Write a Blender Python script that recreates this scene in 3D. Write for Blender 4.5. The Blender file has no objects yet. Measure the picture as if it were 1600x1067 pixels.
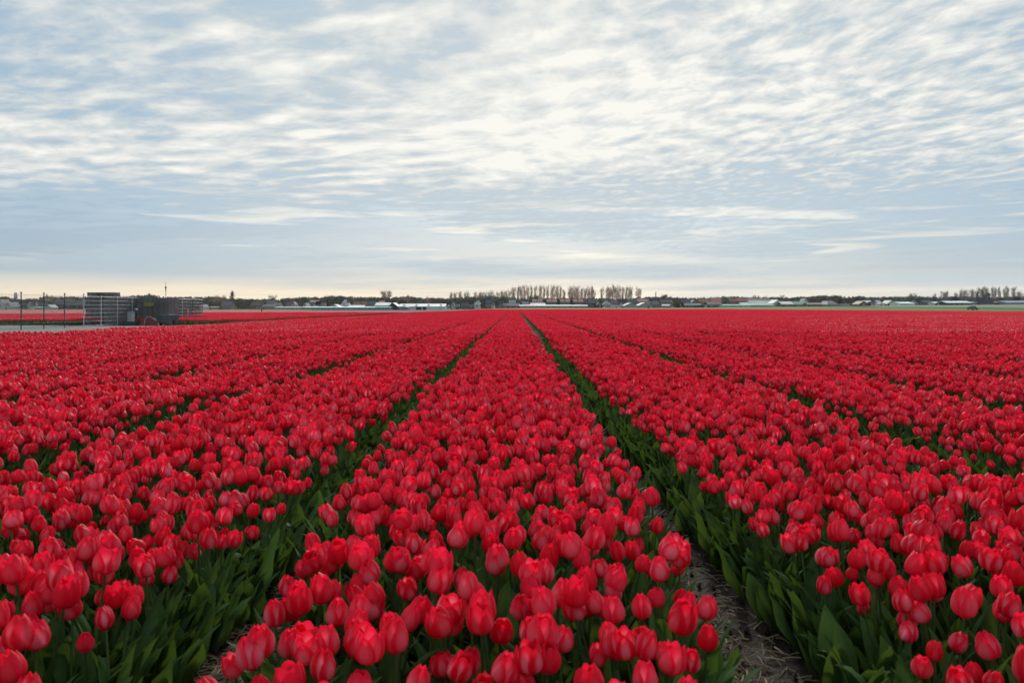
import bpy, math, random
import numpy as np
from mathutils import Vector, Matrix, Euler
R = math.radians
random.seed(7); rng = np.random.default_rng(11)
scene = bpy.context.scene
C = scene.collection

# ------------------------------------------------------------------ camera
F, CX, HY, ZC = 1244.0, 806.0, 480.5, 1.25      # focal length in photo pixels, vanishing point, eye height (m)
cam = bpy.data.cameras.new('camera'); cam_o = bpy.data.objects.new('camera', cam); C.objects.link(cam_o)
cam.sensor_width = 36; cam.lens = F/1600*36
cam_o.location = (0, 0, ZC); cam_o.rotation_euler = (R(90), 0, 0)
cam.shift_x = (800-CX)/1600; cam.shift_y = -(533.5-HY)/1600
cam.clip_start = 0.05; cam.clip_end = 9000
cam.dof.use_dof = True; cam.dof.focus_distance = 10.0; cam.dof.aperture_fstop = 5.6
scene.camera = cam_o
# ------------------------------------------------------------------ light and view
SUN_EL, SUN_AZ = R(27), R(3)         # azimuth from +Y towards +X
vs = scene.view_settings
vs.view_transform = 'Standard'; vs.look = 'None'; vs.exposure = 1.02; vs.gamma = 1; vs.use_curve_mapping = False
sun = bpy.data.lights.new('sun', 'SUN'); sun.energy = 1.5; sun.angle = R(12); sun.color = (1, .95, .88)
sun_o = bpy.data.objects.new('sun', sun); C.objects.link(sun_o)
sd = Vector((math.sin(SUN_AZ)*math.cos(SUN_EL), math.cos(SUN_AZ)*math.cos(SUN_EL), math.sin(SUN_EL)))
sun_o.rotation_euler = sd.to_track_quat('Z', 'Y').to_euler(); sun_o.location = (0, 0, 60)

class NT:
    """small helper for building node trees"""
    def __init__(s, tree): s.t = tree; s.n = tree.nodes; s.l = tree.links
    def new(s, typ, **kw):
        nd = s.n.new(typ)
        for k, v in kw.items(): setattr(nd, k, v)
        return nd
    def put(s, sock, v):
        if isinstance(v, bpy.types.NodeSocket): s.l.new(v, sock)
        elif v is not None:
            if sock.type == 'RGBA' and not isinstance(v, (int, float)) and len(v) == 3: v = (*v, 1)
            sock.default_value = v
    def math(s, op, a, b=None, c=None, clamp=False):
        nd = s.new('ShaderNodeMath', operation=op, use_clamp=clamp)
        s.put(nd.inputs[0], a); s.put(nd.inputs[1], b)
        if c is not None: s.put(nd.inputs[2], c)
        return nd.outputs[0]
    def vmath(s, op, a, b=None):
        nd = s.new('ShaderNodeVectorMath', operation=op); s.put(nd.inputs[0], a)
        if b is not None: s.put(nd.inputs[3 if op == 'SCALE' else 1], b)
        return nd.outputs['Value'] if op in ('DOT_PRODUCT', 'LENGTH') else nd.outputs[0]
    def mix(s, f, a, b, mode='MIX'):
        nd = s.new('ShaderNodeMix', data_type='RGBA', blend_type=mode)
        s.put(nd.inputs[0], f); s.put(nd.inputs[6], a); s.put(nd.inputs[7], b)
        return nd.outputs[2]
    def noise(s, vec, scale, detail=4, rough=.55, dist=0.0, out=0):
        nd = s.new('ShaderNodeTexNoise')
        if vec is not None: s.put(nd.inputs['Vector'], vec)
        s.put(nd.inputs['Scale'], scale); nd.inputs['Detail'].default_value = detail
        nd.inputs['Roughness'].default_value = rough; nd.inputs['Distortion'].default_value = dist
        return nd.outputs[out]
    def ramp(s, f, lo, hi):
        nd = s.new('ShaderNodeMapRange', interpolation_type='SMOOTHSTEP')
        s.put(nd.inputs[0], f); s.put(nd.inputs[1], lo); s.put(nd.inputs[2], hi)
        return nd.outputs[0]
    def sep(s, v):
        nd = s.new('ShaderNodeSeparateXYZ'); s.put(nd.inputs[0], v); return nd.outputs
    def comb(s, x, y, z):
        nd = s.new('ShaderNodeCombineXYZ')
        s.put(nd.inputs[0], x); s.put(nd.inputs[1], y); s.put(nd.inputs[2], z); return nd.outputs[0]

def srgb(h):
    h = h.lstrip('#'); c = [int(h[i:i+2], 16)/255 for i in (0, 2, 4)]
    return tuple(x/12.92 if x <= .04045 else ((x+.055)/1.055)**2.4 for x in c)

# ------------------------------------------------------------------ sky: daylight with a broken altocumulus layer, sun behind it
world = bpy.data.worlds.new('World'); scene.world = world; world.use_nodes = True
world.node_tree.nodes.clear(); w = NT(world.node_tree)
sky = w.new('ShaderNodeTexSky'); sky.sky_type = 'NISHITA'; sky.sun_disc = False
sky.sun_elevation = SUN_EL; sky.sun_rotation = SUN_AZ; sky.altitude = 0; sky.dust_density = 1.5
tc = w.new('ShaderNodeTexCoord'); d = w.vmath('NORMALIZE', tc.outputs['Generated'])
dx, dy, dz = w.sep(d)
zc = w.math('MAXIMUM', dz, 0.0)
zz = w.math('ADD', zc, 0.045)
px_, py_ = w.math('DIVIDE', dx, zz), w.math('DIVIDE', dy, zz)
# shear so that the cloud rows run slightly down towards the right
yr = w.math('ADD', py_, w.math('MULTIPLY', px_, 0.22))
plane = w.comb(px_, yr, 0.0)
warp = w.noise(plane, 0.7, 3, .5, 0, 1)
plane_w = w.vmath('ADD', plane, w.vmath('SCALE', w.vmath('SUBTRACT', warp, (.5, .5, .5)), 0.45))
xs, ys, _ = w.sep(plane_w)
rows = w.noise(w.comb(w.math('MULTIPLY', xs, 3.8), w.math('MULTIPLY', ys, 5.0), 2.3), 1.0, 6, .56, 0.1)
puff = w.noise(w.comb(w.math('MULTIPLY', xs, 9.0), w.math('MULTIPLY', ys, 6.2), 7.7), 1.0, 6, .56, 0.15)
# undulating rows, regular like ripples, broken up by a patchy amplitude
ph = w.math('MULTIPLY_ADD', w.noise(w.comb(w.math('MULTIPLY', px_, .9), w.math('MULTIPLY', yr, .9), 9.1), 1.0, 3, .5, .0), 17.0, w.math('MULTIPLY', yr, 21.0))
amp = w.ramp(w.noise(w.comb(w.math('MULTIPLY', px_, 1.6), w.math('MULTIPLY', yr, 2.2), 3.1), 1.0, 2, .5, .0), .35, .65)
rip = w.math('MULTIPLY', w.math('SINE', ph), w.math('MULTIPLY', amp, .085))
rows = w.math('ADD', rows, rip); puff = w.math('ADD', puff, w.math('MULTIPLY', rip, .55))
side = w.ramp(dx, -.25, .30)
fine = w.mix(side, w.comb(rows, rows, rows), w.comb(puff, puff, puff)); fine = w.sep(fine)[0]
big = w.noise(w.comb(w.math('MULTIPLY', px_, .30), w.math('MULTIPLY', yr, .42), 4.9), 1.0, 3, .5, .2)
sdot = w.math('MAXIMUM', w.vmath('DOT_PRODUCT', d, tuple(sd)), 0.0)
glow = w.math('POWER', sdot, 9.0); glow2 = w.math('POWER', sdot, 70.0)
# elevation dependent base: grey-blue bank low down, lighter cloud above
low = w.ramp(dz, .05, .17)
val = w.math('MULTIPLY', w.math('SUBTRACT', fine, .5), w.math('MULTIPLY_ADD', low, 1.5, .35))
val = w.math('ADD', val, w.math('MULTIPLY', w.math('SUBTRACT', big, .5), 1.1))
val = w.math('ADD', val, w.math('MULTIPLY_ADD', low, .26, .20))
bank = w.math('MULTIPLY', w.math('MULTIPLY', w.ramp(dz, .025, .07), w.math('SUBTRACT', 1.0, w.ramp(dz, .09, .19))), w.math('SUBTRACT', 1.0, w.math('MULTIPLY', w.ramp(dx, .0, .5), .55)))
val = w.math('SUBTRACT', val, w.math('MULTIPLY', bank, .17))
# a broad bright field of thin cloud below the sun
ex = w.math('POWER', w.math('DIVIDE', w.math('SUBTRACT', dx, .05), .30), 2.0); ez = w.math('POWER', w.math('DIVIDE', w.math('SUBTRACT', dz, .19), .115), 2.0)
mass = w.math('POWER', 2.718, w.math('MULTIPLY', w.math('ADD', ex, ez), -1.0))
val = w.math('ADD', val, w.math('MULTIPLY', glow, .14)); val = w.math('ADD', val, w.math('MULTIPLY', glow2, .14)); val = w.math('ADD', val, w.math('MULTIPLY', mass, .28))
cr = w.new('ShaderNodeValToRGB'); w.put(cr.inputs[0], val); e = cr.color_ramp.elements
e[0].position = 0.0; e[0].color = (*srgb('84A1BC'), 1); e[1].position = 1.0; e[1].color = (*srgb('F8F7F0'), 1)
for p, c in ((.28, 'A0B8CA'), (.5, 'C3CFD6'), (.75, 'E0E3E1')):
    q = e.new(p); q.color = (*srgb(c), 1)
cloud = cr.outputs[0]
# thin bright streaks in the low bank
stk = w.noise(w.comb(w.math('MULTIPLY', dx, 5.0), w.math('MULTIPLY', dz, 75.0), 1.7), 1.0, 4, .55, .8)
stk = w.math('MULTIPLY', w.ramp(stk, .52, .68), w.math('MULTIPLY', w.ramp(dz, .035, .075), w.math('SUBTRACT', 1.0, w.ramp(dz, .10, .17))))
cloud = w.mix(w.math('MULTIPLY', stk, .55), cloud, srgb('EDE8DC'))
# clear cream strip under the cloud bank along the horizon
edge = w.noise(w.comb(w.math('MULTIPLY', dx, 2.2), w.math('MULTIPLY', dz, 26.0), 5.0), 1.0, 4, .5, .5)
hb = w.math('ADD', dz, w.math('MULTIPLY', w.math('SUBTRACT', edge, .5), .028))
hb = w.math('SUBTRACT', hb, w.math('MULTIPLY', w.ramp(dx, -.10, .50), .004))
strip = w.math('SUBTRACT', 1.0, w.ramp(hb, .010, .043))
cream = w.mix(w.ramp(dx, -.45, .35), srgb('F3E4CB'), srgb('D3D8D6'))
cloud = w.mix(strip, cloud, cream)
# Nishita sky shows through the thinner parts
thin = w.math('MULTIPLY', w.math('SUBTRACT', 1.0, w.ramp(val, .05, .55)), .10)
sky_lum = w.mix(thin, w.vmath('SCALE', cloud, 5.05), sky.outputs[0])
bg = w.new('ShaderNodeBackground'); w.put(bg.inputs[0], sky_lum); bg.inputs[1].default_value = 0.1
wo = w.new('ShaderNodeOutputWorld'); w.l.new(bg.outputs[0], wo.inputs[0])

# ------------------------------------------------------------------ helpers
def at(px, D): return (px-CX)/F*D
def zat(py, D): return ZC+(HY-py)*D/F
def sm(x, a, b):
    t = np.clip((x-a)/(b-a), 0, 1); return t*t*(3-2*t)
def terrain(X, Y):
    X = np.asarray(X, float); Y = np.asarray(Y, float)
    px = CX+F*X/np.maximum(Y, 30.0)
    z = 2.75*sm(X, 75, 290)*sm(Y, 140, 400)
    z = z + .95*sm(Y, 402, 450)*sm(px, 690, 830)*(1-sm(X, 120, 230)*.9)
    return z
def tz(x, y): return float(terrain(x, y))

def tag(o, label=None, cat=None, group=None, kind=None):
    if label: o['label'] = label
    if cat: o['category'] = cat
    if group: o['group'] = group
    if kind: o['kind'] = kind
    return o
def empty(name, loc, rz=0, rot=None, scale=1):
    o = bpy.data.objects.new(name, None); o.empty_display_size = .1
    o.location = loc; o.rotation_euler = rot or (0, 0, rz); o.scale = (scale,)*3; C.objects.link(o); return o

class MB:
    """collects verts and faces; build() links them as one mesh object"""
    def __init__(s): s.v = []; s.f = []; s.m = []; s.a = []; s.n = 0
    def add(s, verts, faces, mat=0, att=None):
        verts = np.asarray(verts, float).reshape(-1, 3)
        s.v.append(verts); s.f += [tuple(int(i)+s.n for i in f) for f in faces]; s.m += [mat]*len(faces)
        s.a.append(np.zeros((len(verts), 3)) if att is None else np.asarray(att, float).reshape(-1, 3)*np.ones((len(verts), 1)))
        s.n += len(verts); return s
    def box(s, x0, x1, y0, y1, z0, z1, mat=0):
        v = [(x, y, z) for z in (z0, z1) for y in (y0, y1) for x in (x0, x1)]
        return s.add(v, [(0, 2, 3, 1), (4, 5, 7, 6), (0, 1, 5, 4), (2, 6, 7, 3), (0, 4, 6, 2), (1, 3, 7, 5)], mat)
    def tube(s, pts, rad, n=6, mat=0, cap=True):
        pts = np.asarray(pts, float); rad = np.broadcast_to(rad, len(pts))
        vs_ = []
        for i, p in enumerate(pts):
            t = pts[min(i+1, len(pts)-1)]-pts[max(i-1, 0)]; t = t/(np.linalg.norm(t)+1e-9)
            u = np.cross(t, (0, 1, 0) if abs(t[1]) < .9 else (1, 0, 0)); u /= np.linalg.norm(u); q = np.cross(t, u)
            for k in range(n):
                a = 2*math.pi*k/n; vs_.append(p+rad[i]*(math.cos(a)*u+math.sin(a)*q))
        fs = [(i*n+k, i*n+(k+1) % n, (i+1)*n+(k+1) % n, (i+1)*n+k) for i in range(len(pts)-1) for k in range(n)]
        if cap: fs += [tuple(range(n))[::-1], tuple((len(pts)-1)*n+k for k in range(n))]
        return s.add(vs_, fs, mat)
    def mesh(s, name, mats, smooth=False, attr=None):
        me = bpy.data.meshes.new(name)
        V = np.concatenate(s.v); me.from_pydata(V.tolist(), [], s.f)
        for m in (mats if isinstance(mats, (list, tuple)) else [mats]): me.materials.append(m)
        me.polygons.foreach_set('material_index', s.m)
        if smooth: me.polygons.foreach_set('use_smooth', [True]*len(s.f))
        if attr:
            at_ = me.attributes.new(attr, 'FLOAT_VECTOR', 'POINT'); at_.data.foreach_set('vector', np.concatenate(s.a).ravel())
        me.update(); return me
    def build(s, name, mats, parent=None, smooth=False, attr=None):
        o = bpy.data.objects.new(name, s.mesh(name, mats, smooth, attr)); C.objects.link(o)
        if parent: o.parent = parent
        return o

# ------------------------------------------------------------------ materials
def bsdf_mat(name, build):
    m = bpy.data.materials.new(name); m.use_nodes = True; m.node_tree.nodes.clear(); t = NT(m.node_tree)
    out = t.new('ShaderNodeOutputMaterial'); t.l.new(build(t), out.inputs[0]); return m
def principled(t, col, rough=.6, spec=.3, normal=None, metal=0, **kw):
    p = t.new('ShaderNodeBsdfPrincipled'); t.put(p.inputs['Base Color'], col); t.put(p.inputs['Roughness'], rough)
    t.put(p.inputs['Specular IOR Level'], spec); p.inputs['Metallic'].default_value = metal
    if normal: t.put(p.inputs['Normal'], normal)
    for k, v in kw.items(): t.put(p.inputs[k], v)
    return p.outputs[0]
def bump(t, h, strength=.3, dist=.02):
    b = t.new('ShaderNodeBump'); t.put(b.inputs['Height'], h); b.inputs['Strength'].default_value = strength
    b.inputs['Distance'].default_value = dist; return b.outputs[0]
def plain(name, col, rough=.7, spec=.25, var=.18, scale=1.5, metal=0):
    """surface colour with uneven weathering"""
    def f(t):
        c = t.new('ShaderNodeTexCoord').outputs['Object']
        n = t.noise(c, scale, 5, .6)
        k = t.ramp(n, .3, .7)
        return principled(t, t.mix(k, tuple(x*(1-var) for x in col), tuple(min(x*(1+var), .9) for x in col)), rough, spec, metal=metal)
    return bsdf_mat(name, f)

def rnd_value(t, z):
    """per bloom random: stored value + instance random, or the object colour's red when its green is set"""
    oi = t.new('ShaderNodeObjectInfo')
    sc = t.new('ShaderNodeSeparateColor'); t.l.new(oi.outputs['Color'], sc.inputs[0])
    r = t.math('ADD', z, t.math('MULTIPLY', oi.outputs['Random'], t.math('SUBTRACT', 1.0, sc.outputs[1])))
    r = t.math('ADD', r, t.math('MULTIPLY', sc.outputs[0], sc.outputs[1]))
    return t.math('FRACT', r)
def petal_mat(name, deep, mid, pale, glow=(.98, .02, .075), base=(.40, .02, .09)):
    def f(t):
        a = t.new('ShaderNodeAttribute'); a.attribute_name = 'leafuv'; u, v, z = t.sep(a.outputs['Vector'])
        rv = rnd_value(t, z)
        rv2 = t.math('FRACT', t.math('MULTIPLY', rv, 7.31))
        au = t.math('ABSOLUTE', u)
        st = t.noise(t.comb(t.math('MULTIPLY', u, 7.0), t.math('MULTIPLY', v, 1.3), t.math('MULTIPLY', rv, 30.0)), 1.0, 3, .6)
        wid = t.math('MULTIPLY_ADD', rv2, .45, .36)
        core = t.math('SUBTRACT', 1.0, t.ramp(t.math('ADD', au, t.math('MULTIPLY', t.math('SUBTRACT', st, .5), .5)), t.math('MULTIPLY', wid, .25), t.math('MULTIPLY', wid, 1.35)))
        hgt = t.math('MULTIPLY', t.ramp(v, -.05, .22), t.math('SUBTRACT', 1.0, t.ramp(v, .50, .93)))
        fl = t.math('MULTIPLY', t.math('MULTIPLY', core, hgt), t.math('MULTIPLY_ADD', rv, 1.0, .05), clamp=True)
        col = t.mix(t.ramp(rv2, 0, 1), deep, mid)
        col = t.mix(fl, col, pale)
        vn = t.noise(t.comb(t.math('MULTIPLY', u, 17.0), t.math('MULTIPLY', v, 1.1), t.math('MULTIPLY', rv, 50.0)), 1.0, 3, .6)
        col = t.mix(t.math('MULTIPLY', t.ramp(vn, .50, .66), .30), col, deep)
        rim = t.math('MULTIPLY', t.ramp(au, .72, 1.0), .25)
        col = t.mix(rim, col, (mid[0]*1.05, mid[1]*2+.01, mid[2]*1.5))
        h = t.noise(t.comb(t.math('MULTIPLY', u, 22.0), t.math('MULTIPLY', v, 2.0), z), 1.0, 2, .5)
        nm = bump(t, h, .25, .002)
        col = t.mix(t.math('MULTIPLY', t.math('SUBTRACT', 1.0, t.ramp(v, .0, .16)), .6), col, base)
        p = principled(t, col, .5, .18, nm)
        tr = t.new('ShaderNodeBsdfTranslucent'); t.put(tr.inputs[0], t.mix(.25, col, glow))
        mx = t.new('ShaderNodeMixShader'); mx.inputs[0].default_value = .48; t.l.new(p, mx.inputs[1]); t.l.new(tr.outputs[0], mx.inputs[2])
        return mx.outputs[0]
    return bsdf_mat(name, f)
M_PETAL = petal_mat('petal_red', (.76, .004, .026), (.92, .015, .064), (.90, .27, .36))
M_PINK = petal_mat('petal_pink', (.74, .30, .38), (.80, .42, .50), (.85, .6, .65), (.85, .45, .5), (.75, .4, .45))
M_YELLOW = petal_mat('petal_yellow', (.75, .48, .04), (.78, .55, .08), (.8, .7, .3), (.8, .6, .08), (.7, .5, .1))
M_STREAK = petal_mat('petal_streaked', (.70, .05, .02), (.75, .20, .02), (.85, .62, .10))
def green_mat(name, dark, light, transl=.18):
    def f(t):
        a = t.new('ShaderNodeAttribute'); a.attribute_name = 'leafuv'; u, v, z = t.sep(a.outputs['Vector'])
        rv = rnd_value(t, z)
        n = t.noise(t.new('ShaderNodeTexCoord').outputs['Object'], 9.0, 3, .6)
        col = t.mix(t.ramp(t.math('ADD', t.math('MULTIPLY', rv, .6), t.math('MULTIPLY', n, .5)), .2, .9), dark, light)
        vein = t.noise(t.comb(t.math('MULTIPLY', u, 14.0), t.math('MULTIPLY', v, .8), z), 1.0, 2, .5)
        col = t.mix(t.math('MULTIPLY', t.ramp(vein, .45, .65), .35), col, tuple(x*1.5 for x in light))
        p = principled(t, col, .68, .07, bump(t, vein, .15, .002))
        tr = t.new('ShaderNodeBsdfTranslucent'); t.put(tr.inputs[0], t.mix(.5, col, (.16, .26, .02)))
        mx = t.new('ShaderNodeMixShader'); mx.inputs[0].default_value = transl; t.l.new(p, mx.inputs[1]); t.l.new(tr.outputs[0], mx.inputs[2])
        return mx.outputs[0]
    return bsdf_mat(name, f)
M_LEAF = green_mat('tulip_leaf', (.024, .058, .017), (.052, .112, .030), .26)
M_STEM = green_mat('tulip_stem', (.045, .085, .025), (.065, .12, .035), .1)

def crown_mat():
    def f(t):
        oi = t.new('ShaderNodeObjectInfo'); a = t.new('ShaderNodeAttribute'); a.attribute_name = 'tint'
        col = t.mix(1.0, a.outputs['Color'], oi.outputs['Color'], 'MULTIPLY')
        n = t.noise(t.new('ShaderNodeTexCoord').outputs['Object'], .8, 4, .6)
        col = t.mix(t.ramp(n, .3, .7), t.vmath('SCALE', col, .72), t.vmath('SCALE', col, 1.25))
        p = principled(t, col, .8, .1)
        tr = t.new('ShaderNodeBsdfTranslucent'); t.put(tr.inputs[0], col)
        mx = t.new('ShaderNodeMixShader'); mx.inputs[0].default_value = .2; t.l.new(p, mx.inputs[1]); t.l.new(tr.outputs[0], mx.inputs[2])
        return mx.outputs[0]
    return bsdf_mat('tree_crown', f)
M_CROWN = crown_mat()
M_BARK = plain('bark', (.10, .085, .07), .9, .1)

def soil_mat():
    def f(t):
        c = t.new('ShaderNodeTexCoord').outputs['Object']
        n1 = t.noise(c, 3.0, 6, .6); n2 = t.noise(c, 38.0, 5, .65); n3 = t.noise(c, 140.0, 3, .6)
        col = t.mix(t.ramp(n1, .3, .7), (.017, .012, .009), (.036, .025, .018))
        col = t.mix(t.math('MULTIPLY', t.ramp(n2, .55, .75), .5), col, (.08, .062, .05))
        h = t.math('ADD', n2, t.math('MULTIPLY', n3, .4))
        return principled(t, col, .85, .2, bump(t, h, .9, .012))
    return bsdf_mat('soil', f)
M_SOIL = soil_mat()
def ground_mat(name, stops, scale=.5, stretch=(1, 1, 1), bscale=8, bstr=.4):
    def f(t):
        c = t.new('ShaderNodeTexCoord').outputs['Object']; c = t.vmath('MULTIPLY', c, stretch)
        n1 = t.noise(c, scale, 6, .65); n2 = t.noise(c, scale*14, 4, .6)
        v = t.math('ADD', t.math('MULTIPLY', n1, .65), t.math('MULTIPLY', n2, .35))
        r = t.new('ShaderNodeValToRGB'); t.put(r.inputs[0], v); el = r.color_ramp.elements
        el[0].position = .32; el[0].color = (*stops[0], 1); el[1].position = .68; el[1].color = (*stops[-1], 1)
        for i, s_ in enumerate(stops[1:-1]): q = el.new(.32+.36*(i+1)/(len(stops)-1)); q.color = (*s_, 1)
        return principled(t, r.outputs[0], .9, .1, bump(t, t.noise(c, bscale, 4, .6), bstr, .05))
    return bsdf_mat(name, f)
M_LAND = ground_mat('farmland', [(.035, .060, .022), (.060, .085, .035), (.095, .095, .055)], .02)
M_GRASS = ground_mat('grass', [(.060, .12, .018), (.10, .16, .028), (.14, .18, .04)], .05)
M_PALEG = ground_mat('pale_crop', [(.13, .18, .11), (.20, .24, .16), (.27, .26, .18)], .03, (.3, 1, 1))
M_DITCH = ground_mat('rough_bank', [(.018, .035, .012), (.035, .055, .018), (.06, .055, .03)], .2)
M_BROWN = ground_mat('bare_strip', [(.14, .085, .06), (.19, .13, .10), (.22, .17, .13)], .2)
M_YARD = ground_mat('yard_concrete', [(.16, .165, .155), (.21, .215, .20), (.25, .25, .235)], .25, (1, .3, 1), 3, .15)
M_BEDS = ground_mat('bed_soil', [(.015, .025, .010), (.022, .035, .014), (.035, .035, .022)], 1.5)

# ------------------------------------------------------------------ the ground
def sheet(name, mat, x0, x1, y0, y1, nx, ny, lift=0.0, kind='structure', label=None, xf=None, xs_=None, ys_=None):
    X = np.linspace(x0, x1, nx) if xs_ is None else xs_; Y = np.linspace(y0, y1, ny) if ys_ is None else ys_
    GX, GY = np.meshgrid(X, Y)
    if xf: GX = xf(GX, GY)
    Z = terrain(GX, GY)+lift
    nx, ny = GX.shape[1], GX.shape[0]
    v = np.stack([GX, GY, Z], -1).reshape(-1, 3)
    f = [(j*nx+i, j*nx+i+1, (j+1)*nx+i+1, (j+1)*nx+i) for j in range(ny-1) for i in range(nx-1)]
    b = MB(); b.add(v, f); o = b.build(name, mat, smooth=True); tag(o, label, kind=kind); return o
gx = np.concatenate([np.linspace(-2000, -500, 9), np.linspace(-450, 560, 102), np.linspace(620, 2000, 9)])
gy = np.concatenate([np.linspace(-300, 100, 9), np.linspace(110, 760, 66), np.linspace(850, 2500, 9)])
sheet('ground', M_LAND, 0, 0, 0, 0, 0, 0, -.03, xs_=gx, ys_=gy)
PW = 1.82                                               # bed spacing
sheet('field_soil', M_BEDS, -16.9, 100.5, -6, 401, 60, 200, .005)
# loose soil near the camera, real relief
def vnoise(X, Y, s, seed):
    r = np.random.default_rng(seed); G = r.random((260, 260)); x = X*s+50; y = Y*s+50
    xi = np.floor(x).astype(int); yi = np.floor(y).astype(int); fx = x-xi; fy = y-yi
    fx = fx*fx*(3-2*fx); fy = fy*fy*(3-2*fy); g = lambda a, b: G[a % 260, b % 260]
    return (g(xi, yi)*(1-fx)+g(xi+1, yi)*fx)*(1-fy)+(g(xi, yi+1)*(1-fx)+g(xi+1, yi+1)*fx)*fy
def soil_z(X, Y):
    z = .03*vnoise(X, Y, 3, 1)+.022*vnoise(X, Y, 11, 2)+.016*vnoise(X, Y, 27, 3)**2
    return .012+z
X_, Y_ = np.meshgrid(np.linspace(-3.2, 3.2, 300), np.linspace(.6, 9.5, 380))
b = MB(); nx = 300
b.add(np.stack([X_, Y_, soil_z(X_, Y_)], -1), [(j*nx+i, j*nx+i+1, (j+1)*nx+i+1, (j+1)*nx+i) for j in range(379) for i in range(nx-1)])
tag(b.build('loose_soil', M_SOIL, smooth=True), kind='structure')
# straw on the paths
def straw(px, py, n, sx, sy, b, lo=.02, hi=.10):
    for _ in range(n):
        x = px+random.gauss(0, sx); y = py+random.gauss(0, sy)
        if y < 1.0: continue
        L = random.uniform(lo, hi); a = random.uniform(0, math.pi); wd = random.uniform(.0012, .0032)
        z = float(soil_z(np.array(x), np.array(y)))+random.uniform(0, .018); tl = random.gauss(0, .22)
        dv = np.array((math.cos(a), math.sin(a), tl)); sv = np.array((-math.sin(a), math.cos(a), 0))*wd; up = np.array((0, 0, wd*1.1))
        bend = np.array((-math.sin(a), math.cos(a), .3))*random.gauss(0, .06)*L
        P = [np.array((x, y, z))-dv*L/2, np.array((x, y, z+.003))+bend, np.array((x, y, z))+dv*L/2]
        vv = []
        for p in P: vv += [p-sv, p+up, p+sv]
        b.add(vv, [(0, 1, 4, 3), (1, 2, 5, 4), (3, 4, 7, 6), (4, 5, 8, 7)], 0, (0, 0, random.random()))
def straw_mat():
    def f(t):
        a = t.new('ShaderNodeAttribute'); a.attribute_name = 'leafuv'; z = t.sep(a.outputs['Vector'])[2]
        return principled(t, t.mix(z, (.10, .075, .045), (.40, .32, .20)), .6, .2)
    return bsdf_mat('straw', f)
M_STRAW = straw_mat()
b = MB()
straw(-.88, 2.3, 1700, .13, .55, b); straw(-.95, 4.5, 700, .12, 1.2, b); straw(.66, 2.35, 1100, .09, .5, b, .03, .13); straw(.80, 3.2, 260, .14, .8, b); straw(.78, 5, 350, .10, 1.5, b)
straw(-.1, 3.0, 1500, .6, 1.2, b); straw(-2.0, 3.6, 500, .8, 1.2, b); straw(2.0, 3.4, 500, .8, 1.2, b)
tag(b.build('straw', M_STRAW, attr='leafuv'), 'dry straw scattered over the dark soil between the tulip beds', kind='stuff')
# clods
b = MB(); ico = [(0, 0, 1), (.9, 0, .3), (.28, .85, .3), (-.72, .53, .3), (-.72, -.53, .3), (.28, -.85, .3), (0, 0, -.6)]
icf = [(0, 1, 2), (0, 2, 3), (0, 3, 4), (0, 4, 5), (0, 5, 1), (6, 2, 1), (6, 3, 2), (6, 4, 3), (6, 5, 4), (6, 1, 5)]
for _ in range(1500):
    x = random.choice((-.98, .80))+random.gauss(0, .16); y = 1.4+random.random()**1.5*6; s_ = .004+.016*random.random()**3
    z = float(soil_z(np.array(x), np.array(y)))
    v = np.array(ico)*s_*rng.uniform(.6, 1.3, (7, 3)); b.add(v+(x, y, z+s_*.2), icf)
tag(b.build('soil_clods', M_SOIL), 'small crumbled clods of dark soil lying on the paths', kind='stuff')

# ------------------------------------------------------------------ tulips
def petal_arr(Rr, H, th, W, roff, top, nu, nv, flare=0.0, tip=0.0, zoff=0.0, wav=0.0, rot=0.0):
    """one cupped petal: returns verts, faces, (u, v)"""
    us = np.linspace(-1, 1, nu); ts = np.linspace(0, 1, nv)
    vs_, uv = [], []
    for t in ts:
        r = Rr*math.sqrt(max(0.02, 1-((t-.40)/top)**2))*(1-math.exp(-t*10-.22))+Rr*flare*t**3
        w_ = W*((1-t**2.6)**.62)*(.62+.38*math.sin(min(1, t/.45)*math.pi/2)) if t < 1 else .02
        for u in us:
            a = th+u*w_+rot*t
            rr = (r+roff)*(1-.07*u*u*(1-t*.3))+.0015*math.cos(u*math.pi)*t+wav*math.sin(u*5+th*3)*t*t
            if t == 1: rr += tip
            vs_.append((rr*math.cos(a), rr*math.sin(a), H*(t*.985+.015*(1-u*u))+zoff-.03*H*u*u*t)); uv.append((u, t))
    f = [(j*nu+i, j*nu+i+1, (j+1)*nu+i+1, (j+1)*nu+i) for j in range(nv-1) for i in range(nu-1)]
    return np.array(vs_), f, np.array(uv)
def cup_arr(Rr, H, top, th0, n, nv, lobe=.18, flare=0):
    vs_, uv = [], []
    for j in range(nv):
        t = j/(nv-1)
        for k in range(n):
            a = 2*math.pi*k/n; u = ((a-th0)/(2*math.pi/3)+.5) % 1*2-1
            r = Rr*.90*math.sqrt(max(.02, 1-((t-.40)/top)**2))*(1-math.exp(-t*10-.2))+Rr*flare*t**3
            hh = H*(1.0-lobe*abs(u)**1.6*1.0); r *= (1-.10*abs(u)**3*t)
            vs_.append((r*math.cos(a), r*math.sin(a), hh*t)); uv.append((u, t))
    f = [(j*n+k, j*n+(k+1) % n, (j+1)*n+(k+1) % n, (j+1)*n+k) for j in range(nv-1) for k in range(n)]
    return np.array(vs_), f, np.array(uv)
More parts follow.
